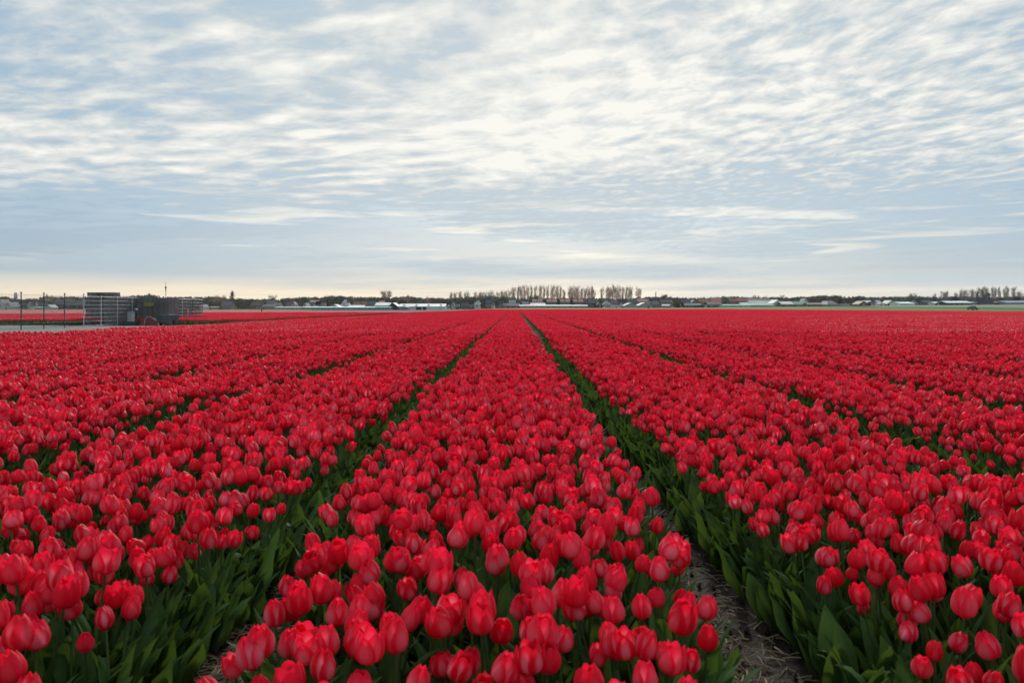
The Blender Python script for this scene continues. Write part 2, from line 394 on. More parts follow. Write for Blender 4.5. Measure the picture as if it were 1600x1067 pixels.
def leaf_arr(L, Wd, az, a0, a1, nu=5, nv=8, fold=.35, twist=0.0, base=(0, 0, 0), curl=0.0):
    """strap leaf that rises and arches over: az heading, a0/a1 lean from vertical at base/tip"""
    p = np.array(base, float); vs_, uv = [], []; us = np.linspace(-1, 1, nu)
    for j in range(nv):
        t = j/(nv-1); lean = a0+(a1-a0)*t**1.6; h = az+twist*t
        dirv = np.array((math.sin(lean)*math.cos(h), math.sin(lean)*math.sin(h), math.cos(lean)))
        if j: p = p+dirv*L/(nv-1)
        side = np.array((-math.sin(h), math.cos(h), 0)); nrm = np.cross(side, dirv)
        w_ = Wd/2*(math.sin(math.pi*min(1, (t*.86+.14))**.85)**.75 if t < 1 else .0)+.002
        for u in us:
            q = p+side*u*w_*math.cos(fold*(1-t*.6))-nrm*abs(u)*w_*math.sin(fold*(1-t*.6))*-1+nrm*curl*math.sin(t*9+u*2)*w_*abs(u)
            vs_.append(q); uv.append((u, t))
    f = [(j*nu+i, j*nu+i+1, (j+1)*nu+i+1, (j+1)*nu+i) for j in range(nv-1) for i in range(nu-1)]
    return np.array(vs_), f, np.array(uv)

# the bloom kinds: (phrase, radius, height, top, flare, petal wrap)
KINDS = [('egg-shaped', .0345, .083, .645, .00, 1.12), ('pointed', .0320, .088, .618, .00, 1.12), ('plump', .0375, .082, .660, .02, 1.16),
         ('loosely open', .0360, .084, .720, .14, 1.00), ('slim closed', .0275, .078, .622, .00, 1.12), ('broad cupped', .0385, .078, .770, .08, 1.06),
         ('barrel-shaped', .0345, .090, .700, .02, 1.08), ('small tight', .0265, .068, .625, .00, 1.14)]
def stem_path(H, bend, az):
    t = np.linspace(0, 1, 6); off = bend*t**2
    return np.stack([off*math.cos(az), off*math.sin(az), H*t], -1)
def tilt_about(v, ang, az):
    ax = Vector((-math.sin(az), math.cos(az), 0)); m = np.array(Matrix.Rotation(ang, 3, ax)); return v@m.T
def with_uv(uv, z): return np.concatenate([uv, np.full((len(uv), 1), z)], 1)

def tulip_parts(k, seed, hi=True):
    """geometry of one tulip as dict name -> list of (verts, faces, att)"""
    r = random.Random(seed); ph, Rr, H, top, fl, W = KINDS[k]
    Hs = r.uniform(.345, .375)-(.03 if k in (4, 7) else 0); bend = r.uniform(.0, .045); az = r.uniform(0, 6.28)
    sp = stem_path(Hs, bend, az); ang = math.atan(2*bend/Hs)*1.3+r.uniform(0, .12)
    out = {'petal': [], 'leaf': []}; nu, nv = (7, 8) if hi else (3, 4); th0 = r.uniform(0, 2)
    P = lambda v: tilt_about(v, ang, az)+sp[-1]
    for i in range(3):
        v, f, uv = petal_arr(Rr, H*r.uniform(.88, 1.02), th0+i*2.094+r.uniform(-.12, .12), W*r.uniform(.88, 1.05), r.uniform(.0008, .003), top*r.uniform(.97, 1.04),
                             nu, nv, fl+r.uniform(-.03, .06)+(r.uniform(.12, .4) if r.random() < .16 else 0), r.uniform(-.003, .007), 0, r.uniform(0, .0012), r.uniform(-.12, .12))
        out['petal'].append((P(v), f, with_uv(uv, 0)))
    v, f, uv = cup_arr(Rr, H*r.uniform(.97, 1.05), top*1.02, th0+1.047, 18 if hi else 9, 7 if hi else 4, r.uniform(.14, .24), fl*.6)
    out['bloom'] = (P(v), f, with_uv(uv, .0))
    out['stem'] = (sp, .0042)
    for i in range(3):
        a = r.uniform(0, 6.28) if i else az+3.0
        L = r.uniform(.24, .33)*(1-.16*i); wd = r.uniform(.050, .082)*(1-.15*i)
        out['leaf'].append(leaf_arr(L, wd, a+i*2.1, r.uniform(.08, .28), r.uniform(.5, 1.25), 5 if hi else 3, 9 if hi else 5, .4, r.uniform(-.5, .5), (0, 0, .01+.05*i), .12))
    return out
def stem_mb(sp, rad, n=6):
    b = MB(); b.tube(sp, rad, n, cap=False); b.a = [np.tile((0, .5, 0), (b.n, 1))]; return b

# prototypes kept outside the scene, drawn only through the field's instances
protos = bpy.data.collections.new('tulip_prototypes'); PIDX = {}
def proto(name, me):
    o = bpy.data.objects.new('%03d_%s' % (len(protos.objects), name), me); o.color = (0, 0, 0, 1); protos.objects.link(o)
    PIDX.setdefault(name, []).append(len(protos.objects)-1)
def merged(parts, scale=1.0):
    b = MB()
    for v, f, a in parts['petal']: b.add(v, f, 0, a)
    v, f, a = parts['bloom']; b.add(v, f, 0, a)
    s2 = stem_mb(*parts['stem'], n=4); b.add(s2.v[0], s2.f, 1, s2.a[0])
    for v, f, uv in parts['leaf']: b.add(v, f, 2, with_uv(uv, random.random()))
    return b
MATS = [M_PETAL, M_STEM, M_LEAF]
HERO = []
for s_ in range(24):
    parts = tulip_parts(s_ % 8, 100+s_)
    HERO.append((s_ % 8, parts))
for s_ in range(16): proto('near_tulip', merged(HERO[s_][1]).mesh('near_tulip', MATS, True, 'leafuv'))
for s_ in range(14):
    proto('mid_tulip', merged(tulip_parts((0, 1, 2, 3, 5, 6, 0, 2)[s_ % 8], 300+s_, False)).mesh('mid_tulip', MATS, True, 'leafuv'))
def leafy(seed, n=4, spread=.05, long_=1.0):
    r = random.Random(seed); b = MB()
    for i in range(n):
        a = r.gauss(0, 1.25)       # heads towards +X so that it can be turned towards the path
        v, f, uv = leaf_arr(r.uniform(.2, .31)*long_, r.uniform(.055, .095), a, r.uniform(.10, .40), r.uniform(.55, 1.45), 5, 9, .4, r.uniform(-.6, .6),
                            (r.uniform(-spread, spread), r.uniform(-.1, .1), 0), r.uniform(.12, .34))
        b.add(v, f, 0, with_uv(uv, r.random()))
    return b
for s_ in range(6): proto('edge_leaves', leafy(500+s_).mesh('edge_leaves', [M_LEAF], True, 'leafuv'))

# the path edges, measured at flower height (x in metres against distance)
def bed_edges(Y):
    """(left, right) flower edges of the beds at distance Y"""
    n = 1-np.clip((Y-1.8)/1.6, 0, 1)
    wob = lambda k: .03*math.sin(Y*.55+k*1.7)+.02*math.sin(Y*1.3+k*2.9)
    e = {}
    cl = np.interp(Y, (1.8, 2.6, 3.8, 6, 20), (-.68, -.80, -.87, -.86, -.95)); cr_ = np.interp(Y, (1.8, 2.4, 4, 20), (.48, .56, .63, .60))
    lb = np.interp(Y, (2, 3, 6, 20), (-1.08, -1.09, -1.11, -1.22)); rb = np.interp(Y, (2, 6, 20), (1.0, .95, .94))
    e[0] = (cl+wob(0)*.6, cr_+wob(1)*.6)
    e[-1] = (-2.63+wob(2), lb+wob(3)*.6); e[1] = (rb+wob(4)*.6, 2.57+wob(5))
    return e
def bed_interval(k, Y):
    e = bed_edges(Y)
    if k in e: return e[k]
    if k > 1: return 2.94+(k-2)*1.84+.02*math.sin(Y*.4+k), 2.94+(k-2)*1.84+1.49+.02*math.sin(Y*.5+k)
    return -3.0+(k+2)*1.84-1.49+.02*math.sin(Y*.4+k), -3.0+(k+2)*1.84+.02*math.sin(Y*.5+k)
NEAR, SINGLES, MIDT = 9.0, 27.0, 85.0
pts = []          # x, y, z, lean x, lean y, rz, scale, index, edge distance
rr = random.Random(5)
def lowf(x, y): return float(vnoise(np.array(x), np.array(y), .9, 8))-.5
edge_pts = []
for k in range(-10, 13):
    Y = .45
    while Y < SINGLES:
        Y += .088
        a, b_ = bed_interval(k, Y)
        if a > .72*Y+1.6 or b_ < -.72*Y-1.6: continue
        n = max(1, int(round((b_-a)/.088)))
        for i in range(n):
            x = min(b_, max(a, a+(b_-a)*(i+.5)/n+rr.uniform(-.05, .05))); y = Y+rr.uniform(-.06, .06)
            ed = min(x-a, b_-x)
            if abs(x) > .70*y+1.0 or y < .5: continue
            gap = vnoise(np.array(x), np.array(y), 2.2, 9)
            if gap < .13 and rr.random() < .75: continue
            if ed < .12 and rr.random() < .22: continue
            if rr.random() < (.05 if y > 3 else .13): continue
            sgn = -1 if x-a < b_-x else 1
            lx = rr.gauss(0, .115)+(sgn*max(0, .16-ed)*1.5*rr.uniform(.3, 1.2)); ly = rr.gauss(0, .12)
            sc = rr.gauss(.895, .07)+lowf(x, y)*.14-(.07*rr.random() if ed < .15 else 0)
            if k in (2, 3) and rr.random() < .25: sc -= .08
            pts.append([x-lx*.30, y-ly*.3, 0, lx, ly, rr.uniform(0, 6.28), sc, 0, k, ed, rr.random()])
        if Y < 24:
            for sg, ex in ((-1, a), (1, b_)):
                if abs(ex) < .7*Y+1:
                    if k == 0 and Y < 3.4 and rr.random() < .6: continue
                    for q in range(2 if Y < 12 else 1):
                        edge_pts.append([ex-sg*rr.uniform(.0, .12), Y+rr.uniform(-.06, .06), 0, (0 if sg > 0 else math.pi)+rr.gauss(0, .3), rr.uniform(.75, 1.15)])
# the 300 tulips that show largest become things of their own
def proj(x, y, z): return CX+F*x/y, HY+(ZC-z)*F/y
cand = []
for i, p in enumerate(pts):
    x, y = p[0]+p[3]*.4, p[1]+p[4]*.4; u, v = proj(x, y, .40*p[6])
    if -8 < u < 1608 and v < 1085 and y > .8: cand.append((math.dist((x, y, .4), (0, 0, ZC)), i))
cand.sort(); hero_idx = [i for _, i in cand[:300]]; hero_set = set(hero_idx)
# drop stragglers of the same distance that would hide behind nothing but the edge of view
print('singles', len(pts), 'hero distance', cand[299][0])

# ---- hero tulips
hero_mesh = []
for n_, (k, parts) in enumerate(HERO):
    b = MB(); b.add(parts['bloom'][0], parts['bloom'][1], 0, parts['bloom'][2]); me_b = b.mesh('bloom', [M_PETAL], True, 'leafuv')
    me_p = []
    for v, f, a in parts['petal']:
        b = MB(); b.add(v, f, 0, a); me_p.append(b.mesh('petal', [M_PETAL], True, 'leafuv'))
    me_s = stem_mb(*parts['stem']).mesh('stem', [M_STEM], True, 'leafuv')
    me_l = []
    for v, f, uv in parts['leaf']:
        b = MB(); b.add(v, f, 0, with_uv(uv, random.random())); me_l.append(b.mesh('leaf', [M_LEAF], True, 'leafuv'))
    hero_mesh.append((me_b, me_p, me_s, me_l))
hero_src = {}
def hero_tulip(n_, col):
    """the first of a kind is built, later ones are copies of it and of each part"""
    def fin(o): o.color = col; C.objects.link(o); return o
    if n_ not in hero_src:
        me_b, me_p, me_s, me_l = hero_mesh[n_]
        root = bpy.data.objects.new('tulip', None); root.empty_display_size = .1; C.objects.link(root)
        bl = fin(bpy.data.objects.new('bloom', me_b)); bl.parent = root
        for me in me_p: o = fin(bpy.data.objects.new('petal', me)); o.parent = bl
        o = fin(bpy.data.objects.new('stem', me_s)); o.parent = root
        for me in me_l: o = fin(bpy.data.objects.new('leaf', me)); o.parent = root
        hero_src[n_] = (root, bl, list(bl.children), [c for c in root.children if c != bl]); return root
    src, bl0, pet, rest = hero_src[n_]
    root = src.copy(); C.objects.link(root)
    bl = fin(bl0.copy()); bl.parent = root
    for q in pet: o = fin(q.copy()); o.parent = bl
    for q in rest: o = fin(q.copy()); o.parent = root
    return root
heroes = []
for i in hero_idx:
    p = pts[i]; n_ = rr.randrange(24)
    if p[9] > .2 and HERO[n_][0] in (7,): n_ = (n_+1) % 24
    cv = p[10]
    root = hero_tulip(n_, (cv, 1, 0, 1))
    root.location = (p[0], p[1], float(soil_z(np.array(p[0]), np.array(p[1])))-.012)
    root.rotation_euler = Euler((-p[4], p[3], p[5]), 'XYZ'); root.rotation_euler = (Matrix.Rotation(p[3], 3, 'Y')@Matrix.Rotation(-p[4], 3, 'X')@Matrix.Rotation(p[5], 3, 'Z')).to_euler()
    root.scale = (p[6]*1.0,)*3
    heroes.append((root, p, HERO[n_][0], cv))
# labels: colour, shape, lean, place in its bed; ordinals only where those are shared
bedname = {-2: 'the second bed left of the middle bed', -1: 'the bed left of the middle bed', 0: 'the middle bed', 1: 'the bed right of the middle bed', 2: 'the second bed right of the middle bed'}
def hero_desc(p, k, cv):
    col = 'deep red' if cv < .34 else ('rose-red' if cv < .68 else 'pink-flushed')
    lean = 'leaning left' if p[3] < -.08 else ('leaning right' if p[3] > .08 else ('upright' if abs(p[4]) < .08 else ('nodding forward' if p[4] < 0 else 'tilted back')))
    a, b_ = bed_interval(p[8], p[1]); fr = (p[0]-a)/(b_-a)
    where = 'left edge' if fr < .2 else ('right edge' if fr > .8 else 'inside')
    bed = {-1: 'left bed', 0: 'middle bed', 1: 'right bed', -2: 'outer left bed', 2: 'outer right bed'}.get(p[8], 'outermost bed')
    return '%s %s tulip %s, %s%s the %s' % (col, KINDS[k][0], lean, where, '' if where == 'inside' else ' of', bed)
groups = {}
for h in heroes: groups.setdefault(hero_desc(*h[1:]), []).append(h)
ORD = ['nearest', 'second nearest', 'third nearest', 'fourth nearest', 'fifth nearest', 'sixth nearest', 'seventh nearest', 'eighth nearest', 'ninth nearest', 'tenth nearest']
for dsc, hs in groups.items():
    hs.sort(key=lambda h: h[1][1])
    for j, h in enumerate(hs):
        lab = dsc if len(hs) == 1 else ORD[j]+' '+dsc
        tag(h[0], lab, 'tulip', 'red tulips flowering in the beds')

# the odd yellow-streaked flower in the left beds
b = MB(); prt = tulip_parts(3, 900)
root = empty('tulip', (-2.24, 5.55, .015), .4, scale=1.03); tag(root, 'yellow-streaked orange tulip standing alone among red ones in the left bed', 'tulip')
b.add(*prt['bloom'][:2], 0, prt['bloom'][2]); bl = b.build('bloom', [M_STREAK], root, True, 'leafuv')
for v, f, a in prt['petal']: b = MB(); b.add(v, f, 0, a); b.build('petal', [M_STREAK], bl, True, 'leafuv')
stem_mb(*prt['stem']).build('stem', [M_STEM], root, True, 'leafuv')
for v, f, uv in prt['leaf']: b = MB(); b.add(v, f, 0, with_uv(uv, .5)); b.build('leaf', [M_LEAF], root, True, 'leafuv')

# ---- bed tiles for the distance (real blooms at lower resolution)
def head(k, r, lod):
    ph, Rr, H, top, fl, W = KINDS[k]
    if lod == 2:
        n, zs, rs = 6, (0, .25, .62, 1.0), (.25, .95, .98, .42)
    else:
        n, zs, rs = 4, (0, .4, 1.0), (.35, 1.05, .45)
    vs_, uv = [], []
    for z, q in zip(zs, rs):
        for i in range(n):
            a = 2*math.pi*i/n+.5; zz_ = H*z*(1 if z < 1 else (1.0 if i % 2 else .84)); vs_.append((Rr*q*math.cos(a), Rr*q*math.sin(a), zz_)); uv.append(((i*2 % 3-1)*.55 if n == 6 else (i % 2)*.5, z))
    m_ = len(zs); f = [(j*n+i, j*n+(i+1) % n, (j+1)*n+(i+1) % n, (j+1)*n+i) for j in range(m_-1) for i in range(n)]
    return np.array(vs_), f, np.array(uv)
def tile(seed, L, lod, mats):
    r = random.Random(seed); b = MB(); wb = 1.47; st = .099
    for j in range(int(L/st)):
        for i in range(int(wb/.098)):
            x = max(-wb/2, min(wb/2, -wb/2+(i+.5)*.098+r.uniform(-.055, .055))); y = (j+.5)*st+r.uniform(-.06, .06); ed = wb/2-abs(x)
            if r.random() < .06 or (ed < .1 and r.random() < .15): continue
            v, f, uv = head(r.choice((0, 0, 1, 2, 3, 5, 6)), r, lod)
            lx, ly = r.gauss(0, .15)+(.12 if ed < .1 else 0)*(1 if x > 0 else -1), r.gauss(0, .15)
            z0 = r.gauss(.352, .022)-(.03 if ed < .1 else 0)
            v = tilt_about(v, math.hypot(lx, ly), math.atan2(ly, lx)); c_, s2 = math.cos(r.random()*6.28), 0
            v = v*r.uniform(.92, 1.08)+(x+lx*.2, y+ly*.2, z0)
            b.add(v, f, 0, with_uv(uv, r.random()))
            if lod == 2 or ed < .14:
                for q in range(2 if lod == 2 else 2):
                    a = r.uniform(0, 6.28) if ed > .14 else (0 if x > 0 else math.pi)+r.gauss(0, .6)
                    v2, f2, uv2 = leaf_arr(r.uniform(.24, .32), r.uniform(.055, .085), a, r.uniform(.1, .35), r.uniform(.7, 1.5), 2 if lod == 3 else 3, 4, .3, 0, (x*.99, y, 0))
                    b.add(v2, f2, 1, with_uv(uv2, r.random()))
    return b.mesh('bed_tile', mats, True, 'leafuv')
for s_ in range(7): proto('mid_tile', tile(700+s_, 2.0, 2, [M_PETAL, M_LEAF]))
for s_ in range(7): proto('far_tile', tile(800+s_, 4.0, 3, [M_PETAL, M_LEAF]))
for s_ in range(2): proto('pink_tile', tile(850+s_, 4.0, 3, [M_PINK, M_LEAF]))
for s_ in range(2): proto('yellow_tile', tile(860+s_, 4.0, 3, [M_YELLOW, M_LEAF]))

def instancer(name, P, ROT, SCL, IDX, label, kind='stuff'):
    me = bpy.data.meshes.new(name); me.from_pydata(np.asarray(P, float).tolist(), [], [])
    a = me.attributes.new('turn', 'FLOAT_VECTOR', 'POINT'); a.data.foreach_set('vector', np.asarray(ROT, float).ravel())
    a = me.attributes.new('size', 'FLOAT_VECTOR', 'POINT'); a.data.foreach_set('vector', np.asarray(SCL, float).ravel())
    a = me.attributes.new('pick', 'INT', 'POINT'); a.data.foreach_set('value', np.asarray(IDX, int))
    g = bpy.data.node_groups.new(name, 'GeometryNodeTree')
    g.interface.new_socket('Geometry', in_out='INPUT', socket_type='NodeSocketGeometry'); g.interface.new_socket('Geometry', in_out='OUTPUT', socket_type='NodeSocketGeometry')
    gi, go = g.nodes.new('NodeGroupInput'), g.nodes.new('NodeGroupOutput')
    ci = g.nodes.new('GeometryNodeCollectionInfo'); ci.inputs[0].default_value = protos; ci.inputs[1].default_value = True; ci.inputs[2].default_value = True
    ip = g.nodes.new('GeometryNodeInstanceOnPoints'); ip.inputs['Pick Instance'].default_value = True
    def na(nm, typ):
        q = g.nodes.new('GeometryNodeInputNamedAttribute'); q.data_type = typ; q.inputs[0].default_value = nm; return q.outputs[0]
    L = g.links.new
    L(gi.outputs[0], ip.inputs['Points']); L(ci.outputs[0], ip.inputs['Instance']); L(na('pick', 'INT'), ip.inputs['Instance Index'])
    L(na('turn', 'FLOAT_VECTOR'), ip.inputs['Rotation']); L(na('size', 'FLOAT_VECTOR'), ip.inputs['Scale']); L(ip.outputs[0], go.inputs[0])
    o = bpy.data.objects.new(name, me); C.objects.link(o); md = o.modifiers.new('spread', 'NODES'); md.node_group = g
    o.color = (0, 0, 0, 1)
    tag(o, label, kind=kind); return o
P_, RO, SC, IX = [], [], [], []
for i, p in enumerate(pts):
    if i in hero_set: continue
    near = p[1] < NEAR; z = float(soil_z(np.array(p[0]), np.array(p[1])))-.012 if near else 0
    P_.append((p[0], p[1], z)); m_ = (Matrix.Rotation(p[3], 3, 'Y')@Matrix.Rotation(-p[4], 3, 'X')@Matrix.Rotation(p[5], 3, 'Z')).to_euler()
    RO.append(tuple(m_)); SC.append((p[6],)*3); IX.append(random.choice(PIDX['near_tulip' if near else 'mid_tulip']))
for x, y, z, a, s_ in edge_pts:
    P_.append((x, y, .02)); RO.append((0, 0, a)); SC.append((s_,)*3); IX.append(random.choice(PIDX['edge_leaves']))
def bed_center(k, y): a, b_ = bed_interval(k, 20.0); return (a+b_)/2
for k in range(-9, 56):
    c = bed_center(k, 0)
    if c-.8 < -16.6 or c+.8 > 100: continue
    y = SINGLES+.13
    while y < 400:
        L = 2.0 if y < MIDT else 4.0
        if abs(c) < .70*(y+L)+3:
            P_.append((c, y+L/2, tz(c, y))); fl_ = random.random() < .5
            # tiles are modelled from y = 0..L, turned about their middle
            RO.append((0, 0, math.pi if fl_ else 0)); hgt = 1+random.gauss(0, .025)+.10*lowf(c*.3, y*.12)
            P_[-1] = (c, y+(L if fl_ else 0), tz(c, y+L/2)); SC.append((1 if random.random() < .5 else -1, 1, hgt)); IX.append(random.choice(PIDX['mid_tile' if L < 3 else 'far_tile']))
        y += L
instancer('tulip_field', P_, RO, SC, IX, 'field of red tulips in long straight beds running to the horizon')
print('instances', len(P_))
def far_field(name, x0, x1, y0, y1, kind_, label, cond=None):
    P2, R2, S2, I2 = [], [], [], []
    y = y0+.1
    while y < y1:
        x = x1-.8
        while x > x0:
            if abs(x) < .70*(y+4)+4 and (cond is None or cond(x, y)):
                fl_ = random.random() < .5
                P2.append((x, y+(4 if fl_ else 0), tz(x, y))); R2.append((0, 0, math.pi if fl_ else 0)); S2.append((1, min(1, (y1-y)/4), random.uniform(.94, 1.06))); I2.append(random.choice(PIDX[kind_]))
            x -= 1.72
        y += 4
    return instancer(name, P2, R2, S2, I2, label)
far_field('red_flower_strip', -150, -19.5, 56, 84, 'far_tile', 'strip of red tulips beyond the wire fence and crate stacks')
far_field('red_flower_strip', -190, -19.5, 90, 134, 'far_tile', 'further strip of red tulips beyond the grass track', lambda x, y: y < 104 or x > -.50*y)
far_field('red_flower_strip', -44, -19.5, 84, 90, 'far_tile', 'short block of red tulips joining two strips beside the field ditch')
far_field('pink_flower_strip', -150, -60, 110, 134, 'pink_tile', 'pale pink strip of tulips behind the wire fence', lambda x, y: x < -.545*y)
far_field('pink_flower_strip', -170, -19, 134, 206, 'pink_tile', 'mauve pink strip of tulips behind the red ones')
far_field('yellow_flower_strip', -175, -64, 214, 262, 'yellow_tile', 'yellow strip of flowers behind the pink strip')
sheet('strip_soil', M_BEDS, -190, -18, 55, 208, 30, 20, .01)
sheet('paved_yard', M_YARD, -120, -17.4, 12, 55, 20, 12, .012)
sheet('grass_track', M_DITCH, -120, -19, 55.2, 56.6, 20, 3, .03); sheet('grass_track', M_DITCH, -130, -45, 84, 90, 20, 3, .03)
sheet('bare_strip', M_BROWN, 100.6, 106, 100, 470, 4, 60, .02)
sheet('meadow', M_GRASS, 106, 178, 90, 520, 30, 80, .02)
sheet('ditch_bank', M_DITCH, 178, 190, 90, 520, 8, 80, .05)
sheet('pale_field', M_PALEG, 190, 420, 90, 560, 30, 80, .02)
sheet('meadow', M_GRASS, -20, 105.8, 404, 560, 30, 24, .03)
sheet('crop_strip', M_PALEG, -330, -30, 262, 300, 40, 6, .02)

# ------------------------------------------------------------------ yard on the left: wire fence, crates, net
FX = -27.4; DP = 2.13
M_POST = plain('post_dark', (.035, .04, .042), .5, .4); M_GALV = plain('post_galvanised', (.42, .44, .45), .45, .5, metal=.3)
M_WIRE = plain('wire', (.22, .24, .25), .5, .4, metal=.3); M_WIRED = plain('wire_dark', (.06, .065, .07), .5, .4)
d0 = abs(FX)*F/773.0
fence = empty('wire_fence', (FX, d0, 0)); tag(fence, 'tall wire panel fence with round-capped posts beside the paved yard', 'fence')
for k in range(-4, 13):
    y = k*DP; zt_ = 2.07 if k < 6 else 2.07-.03*(k-5)
    po = MB().tube([(0, y, -.02), (0, y, zt_)], .033, 8).build('post', M_POST if k < 3 or k > 10 else M_GALV, fence)
    MB().tube([(0, y, zt_), (0, y, zt_+.025), (0, y, zt_+.05)], (.052, .055, .02), 8).build('cap', M_POST, po)
    if k < 12:
        dark = k < 3
        for j in range(8):
            zz_ = .10+j*.265
            MB().tube([(.03, y, zz_), (.03, y+DP, zz_-(.03 if k >= 6 else 0)*j/8)], .008 if dark else .011, 4).build('rail', M_WIRED if dark else M_WIRE, fence)
        b = MB()
        for q in range(1, 21): b.tube([(.045, y+q*DP/21, .05), (.045, y+q*DP/21, 2.0)], .003, 3, cap=False)
        tag(b.build('wire_mesh', M_WIRED if dark else M_WIRE, fence), kind='stuff')
def net_mat(name, col, solid):
    def f(t):
        c = t.new('ShaderNodeTexCoord').outputs['Object']
        p = principled(t, col, .8, .1); tr = t.new('ShaderNodeBsdfTransparent')
        n = t.noise(t.vmath('MULTIPLY', c, (1, 4, .5)), 2.0, 3, .5)
        mx = t.new('ShaderNodeMixShader'); t.put(mx.inputs[0], t.math('MULTIPLY_ADD', t.math('SUBTRACT', n, .5), .35, solid, clamp=True)); t.l.new(tr.outputs[0], mx.inputs[1]); t.l.new(p, mx.inputs[2])
        return mx.outputs[0]
    return bsdf_mat(name, f)
M_NET = net_mat('windbreak_net', (.15, .16, .17), .55); M_NETD = net_mat('windbreak_net_dense', (.15, .165, .175), .85)
def net(y0, y1, z1, mat, lab=None):
    n = 12; b = MB()
    for sgn in (0, .004):
        v = [(-.06+sgn+.03*math.sin(i*1.9), y0+(y1-y0)*i/n, z) for z in (.12, z1*.5, z1-.02*math.sin(i)) for i in range(n+1)]
        b.add(v, [(j*(n+1)+i, j*(n+1)+i+1, (j+1)*(n+1)+i+1, (j+1)*(n+1)+i) for j in range(2) for i in range(n)])
    o = b.build('windbreak_net', mat, fence, smooth=True)
    if lab: o['label'] = lab
net(4.25*DP, 7.55*DP, 1.97, net_mat('windbreak_net_light', (.17, .18, .19), .58), 'thin pale windbreak net before the crate stacks'); net(7.6*DP, 8.95*DP, 1.95, M_NET); net(9.05*DP, 10.6*DP, 1.93, M_NETD, 'dense grey windbreak net'); net(10.65*DP, 11.0*DP, 1.9, M_NETD); net(11.0*DP, 12*DP, 1.9, net_mat('windbreak_net_thin', (.11, .12, .13), .45), 'thin see-through windbreak net')
# stacks of grey bulb crates
M_CRATE = [plain('crate_grey', c, .75, .2, .25, 3) for c in ((.115, .125, .130), (.13, .137, .14), (.10, .112, .115), (.145, .148, .145))]
M_CRATE_G = plain('crate_yellow', (.26, .27, .07), .7, .2); M_CRATE_R = plain('crate_brown', (.09, .055, .04), .8, .2)
CW, CH, CD = 1.16, .39, 1.0
crate_me = {}
def crate(loc, mat, lab, cat='crate', rz=0):
    key = mat.name; e = empty('crate', loc, rz); tag(e, lab, cat, 'bulb crates stacked in the yard')
    if key not in crate_me:
        bd = MB().box(-CW/2, CW/2, -CD/2, -CD/2+.02, 0, .180).mesh('board', mat); sdb = MB().box(-CW/2, -CW/2+.02, -CD/2+.022, CD/2-.022, 0, .180).mesh('board', mat)
        ps = MB()
        for sx in (-1, 1):
            for sy in (-1, 1): ps.box(sx*(CW/2-.06)-.035, sx*(CW/2-.06)+.035, sy*(CD/2-.06)-.035, sy*(CD/2-.06)+.035, 0, CH-.005)
        crate_me[key] = (bd, sdb, ps.mesh('corner_posts', mat), MB().box(-CW/2+.022, CW/2-.022, -CD/2+.022, CD/2-.022, .03, .05).mesh('floor_board', mat))
    bd, sdb, ps, fl = crate_me[key]
    for me, x, y, z in ((bd, 0, 0, .008), (bd, 0, 0, .200), (bd, 0, CD-.02, .008), (bd, 0, CD-.02, .200), (sdb, 0, 0, .008), (sdb, 0, 0, .200), (sdb, CW-.02, 0, .008), (sdb, CW-.02, 0, .200), (ps, 0, 0, 0), (fl, 0, 0, 0)):
        o = bpy.data.objects.new(me.name.split('.')[0], me); C.objects.link(o); o.parent = e; o.location = (x, y, z)
DC = 58.0; cx0 = at(139, DC); colw = (at(268, DC)-cx0)/5.0
ordw = ['lowest', 'second lowest', 'middle', 'second highest', 'topmost']; colwd = ['first', 'second', 'third', 'fourth', 'fifth']
for i in range(5):
    for j in range(5):
        m = M_CRATE[(i*3+j*2) % 4]; crate((cx0+colw*(i+.5)+random.uniform(-.02, .02), DC+random.uniform(-.04, .04), j*CH+.012), m, 'grey slatted crate, %s in the %s stack from the track end' % (ordw[j], colwd[i]))
    # filler row behind, offset
crate((at(155.5, DC), DC-.1, 5*CH+.012), M_CRATE[1], 'dark crate set on top of the crate stacks, further from the mast')
crate((at(168.5, DC)+.12, DC-.1, 5*CH+.012), M_CRATE[3], 'dark crate set on top of the crate stacks, nearer the mast')
for i in range(5):
    for j in range(5): crate((cx0+colw*(i+.5)-.2, DC+1.15, j*CH+.012), M_CRATE[(i+j) % 4], 'grey slatted crate in the hidden second row, %s in the %s stack' % (ordw[j], colwd[i]))
D2 = 54.0
def slab_box(name, lab, cat, px0, px1, yt, yb, D, depth, mat, z0=None):
    e = empty(name, ((at(px0, D)+at(px1, D))/2, D, 0)); tag(e, lab, cat); hw = (at(px1, D)-at(px0, D))/2; z1 = zat(yt, D); z0 = zat(yb, D) if z0 is None else z0
    MB().box(-hw, hw, 0, depth, z0, z1-.04).build('body', mat, e); MB().box(-hw-.02, hw+.02, -.02, depth+.02, z1-.04, z1).build('lid', mat, e)
    b = MB()
    for k in range(4): b.box(-hw+2*hw*(k+.3)/4, -hw+2*hw*(k+.45)/4, -.022, -.002, z0+.05, z1-.06)
    b.build('rib', mat, e)
    return e
slab_box('water_tank', 'pale grey tank with ribbed sides standing before the crate stacks', 'tank', 199, 206, 487, 496, D2, .4, plain('tank_pale', (.30, .33, .35), .5), .30)
MB().box(-.45, .45, -.05, .45, .012, .30).build('stand', M_POST, bpy.data.objects['water_tank'])
sb = slab_box('name_board', 'olive yellow board fixed high on the crate stack', 'board', 226, 240, 473, 478, 57.2, .03, M_CRATE_G)
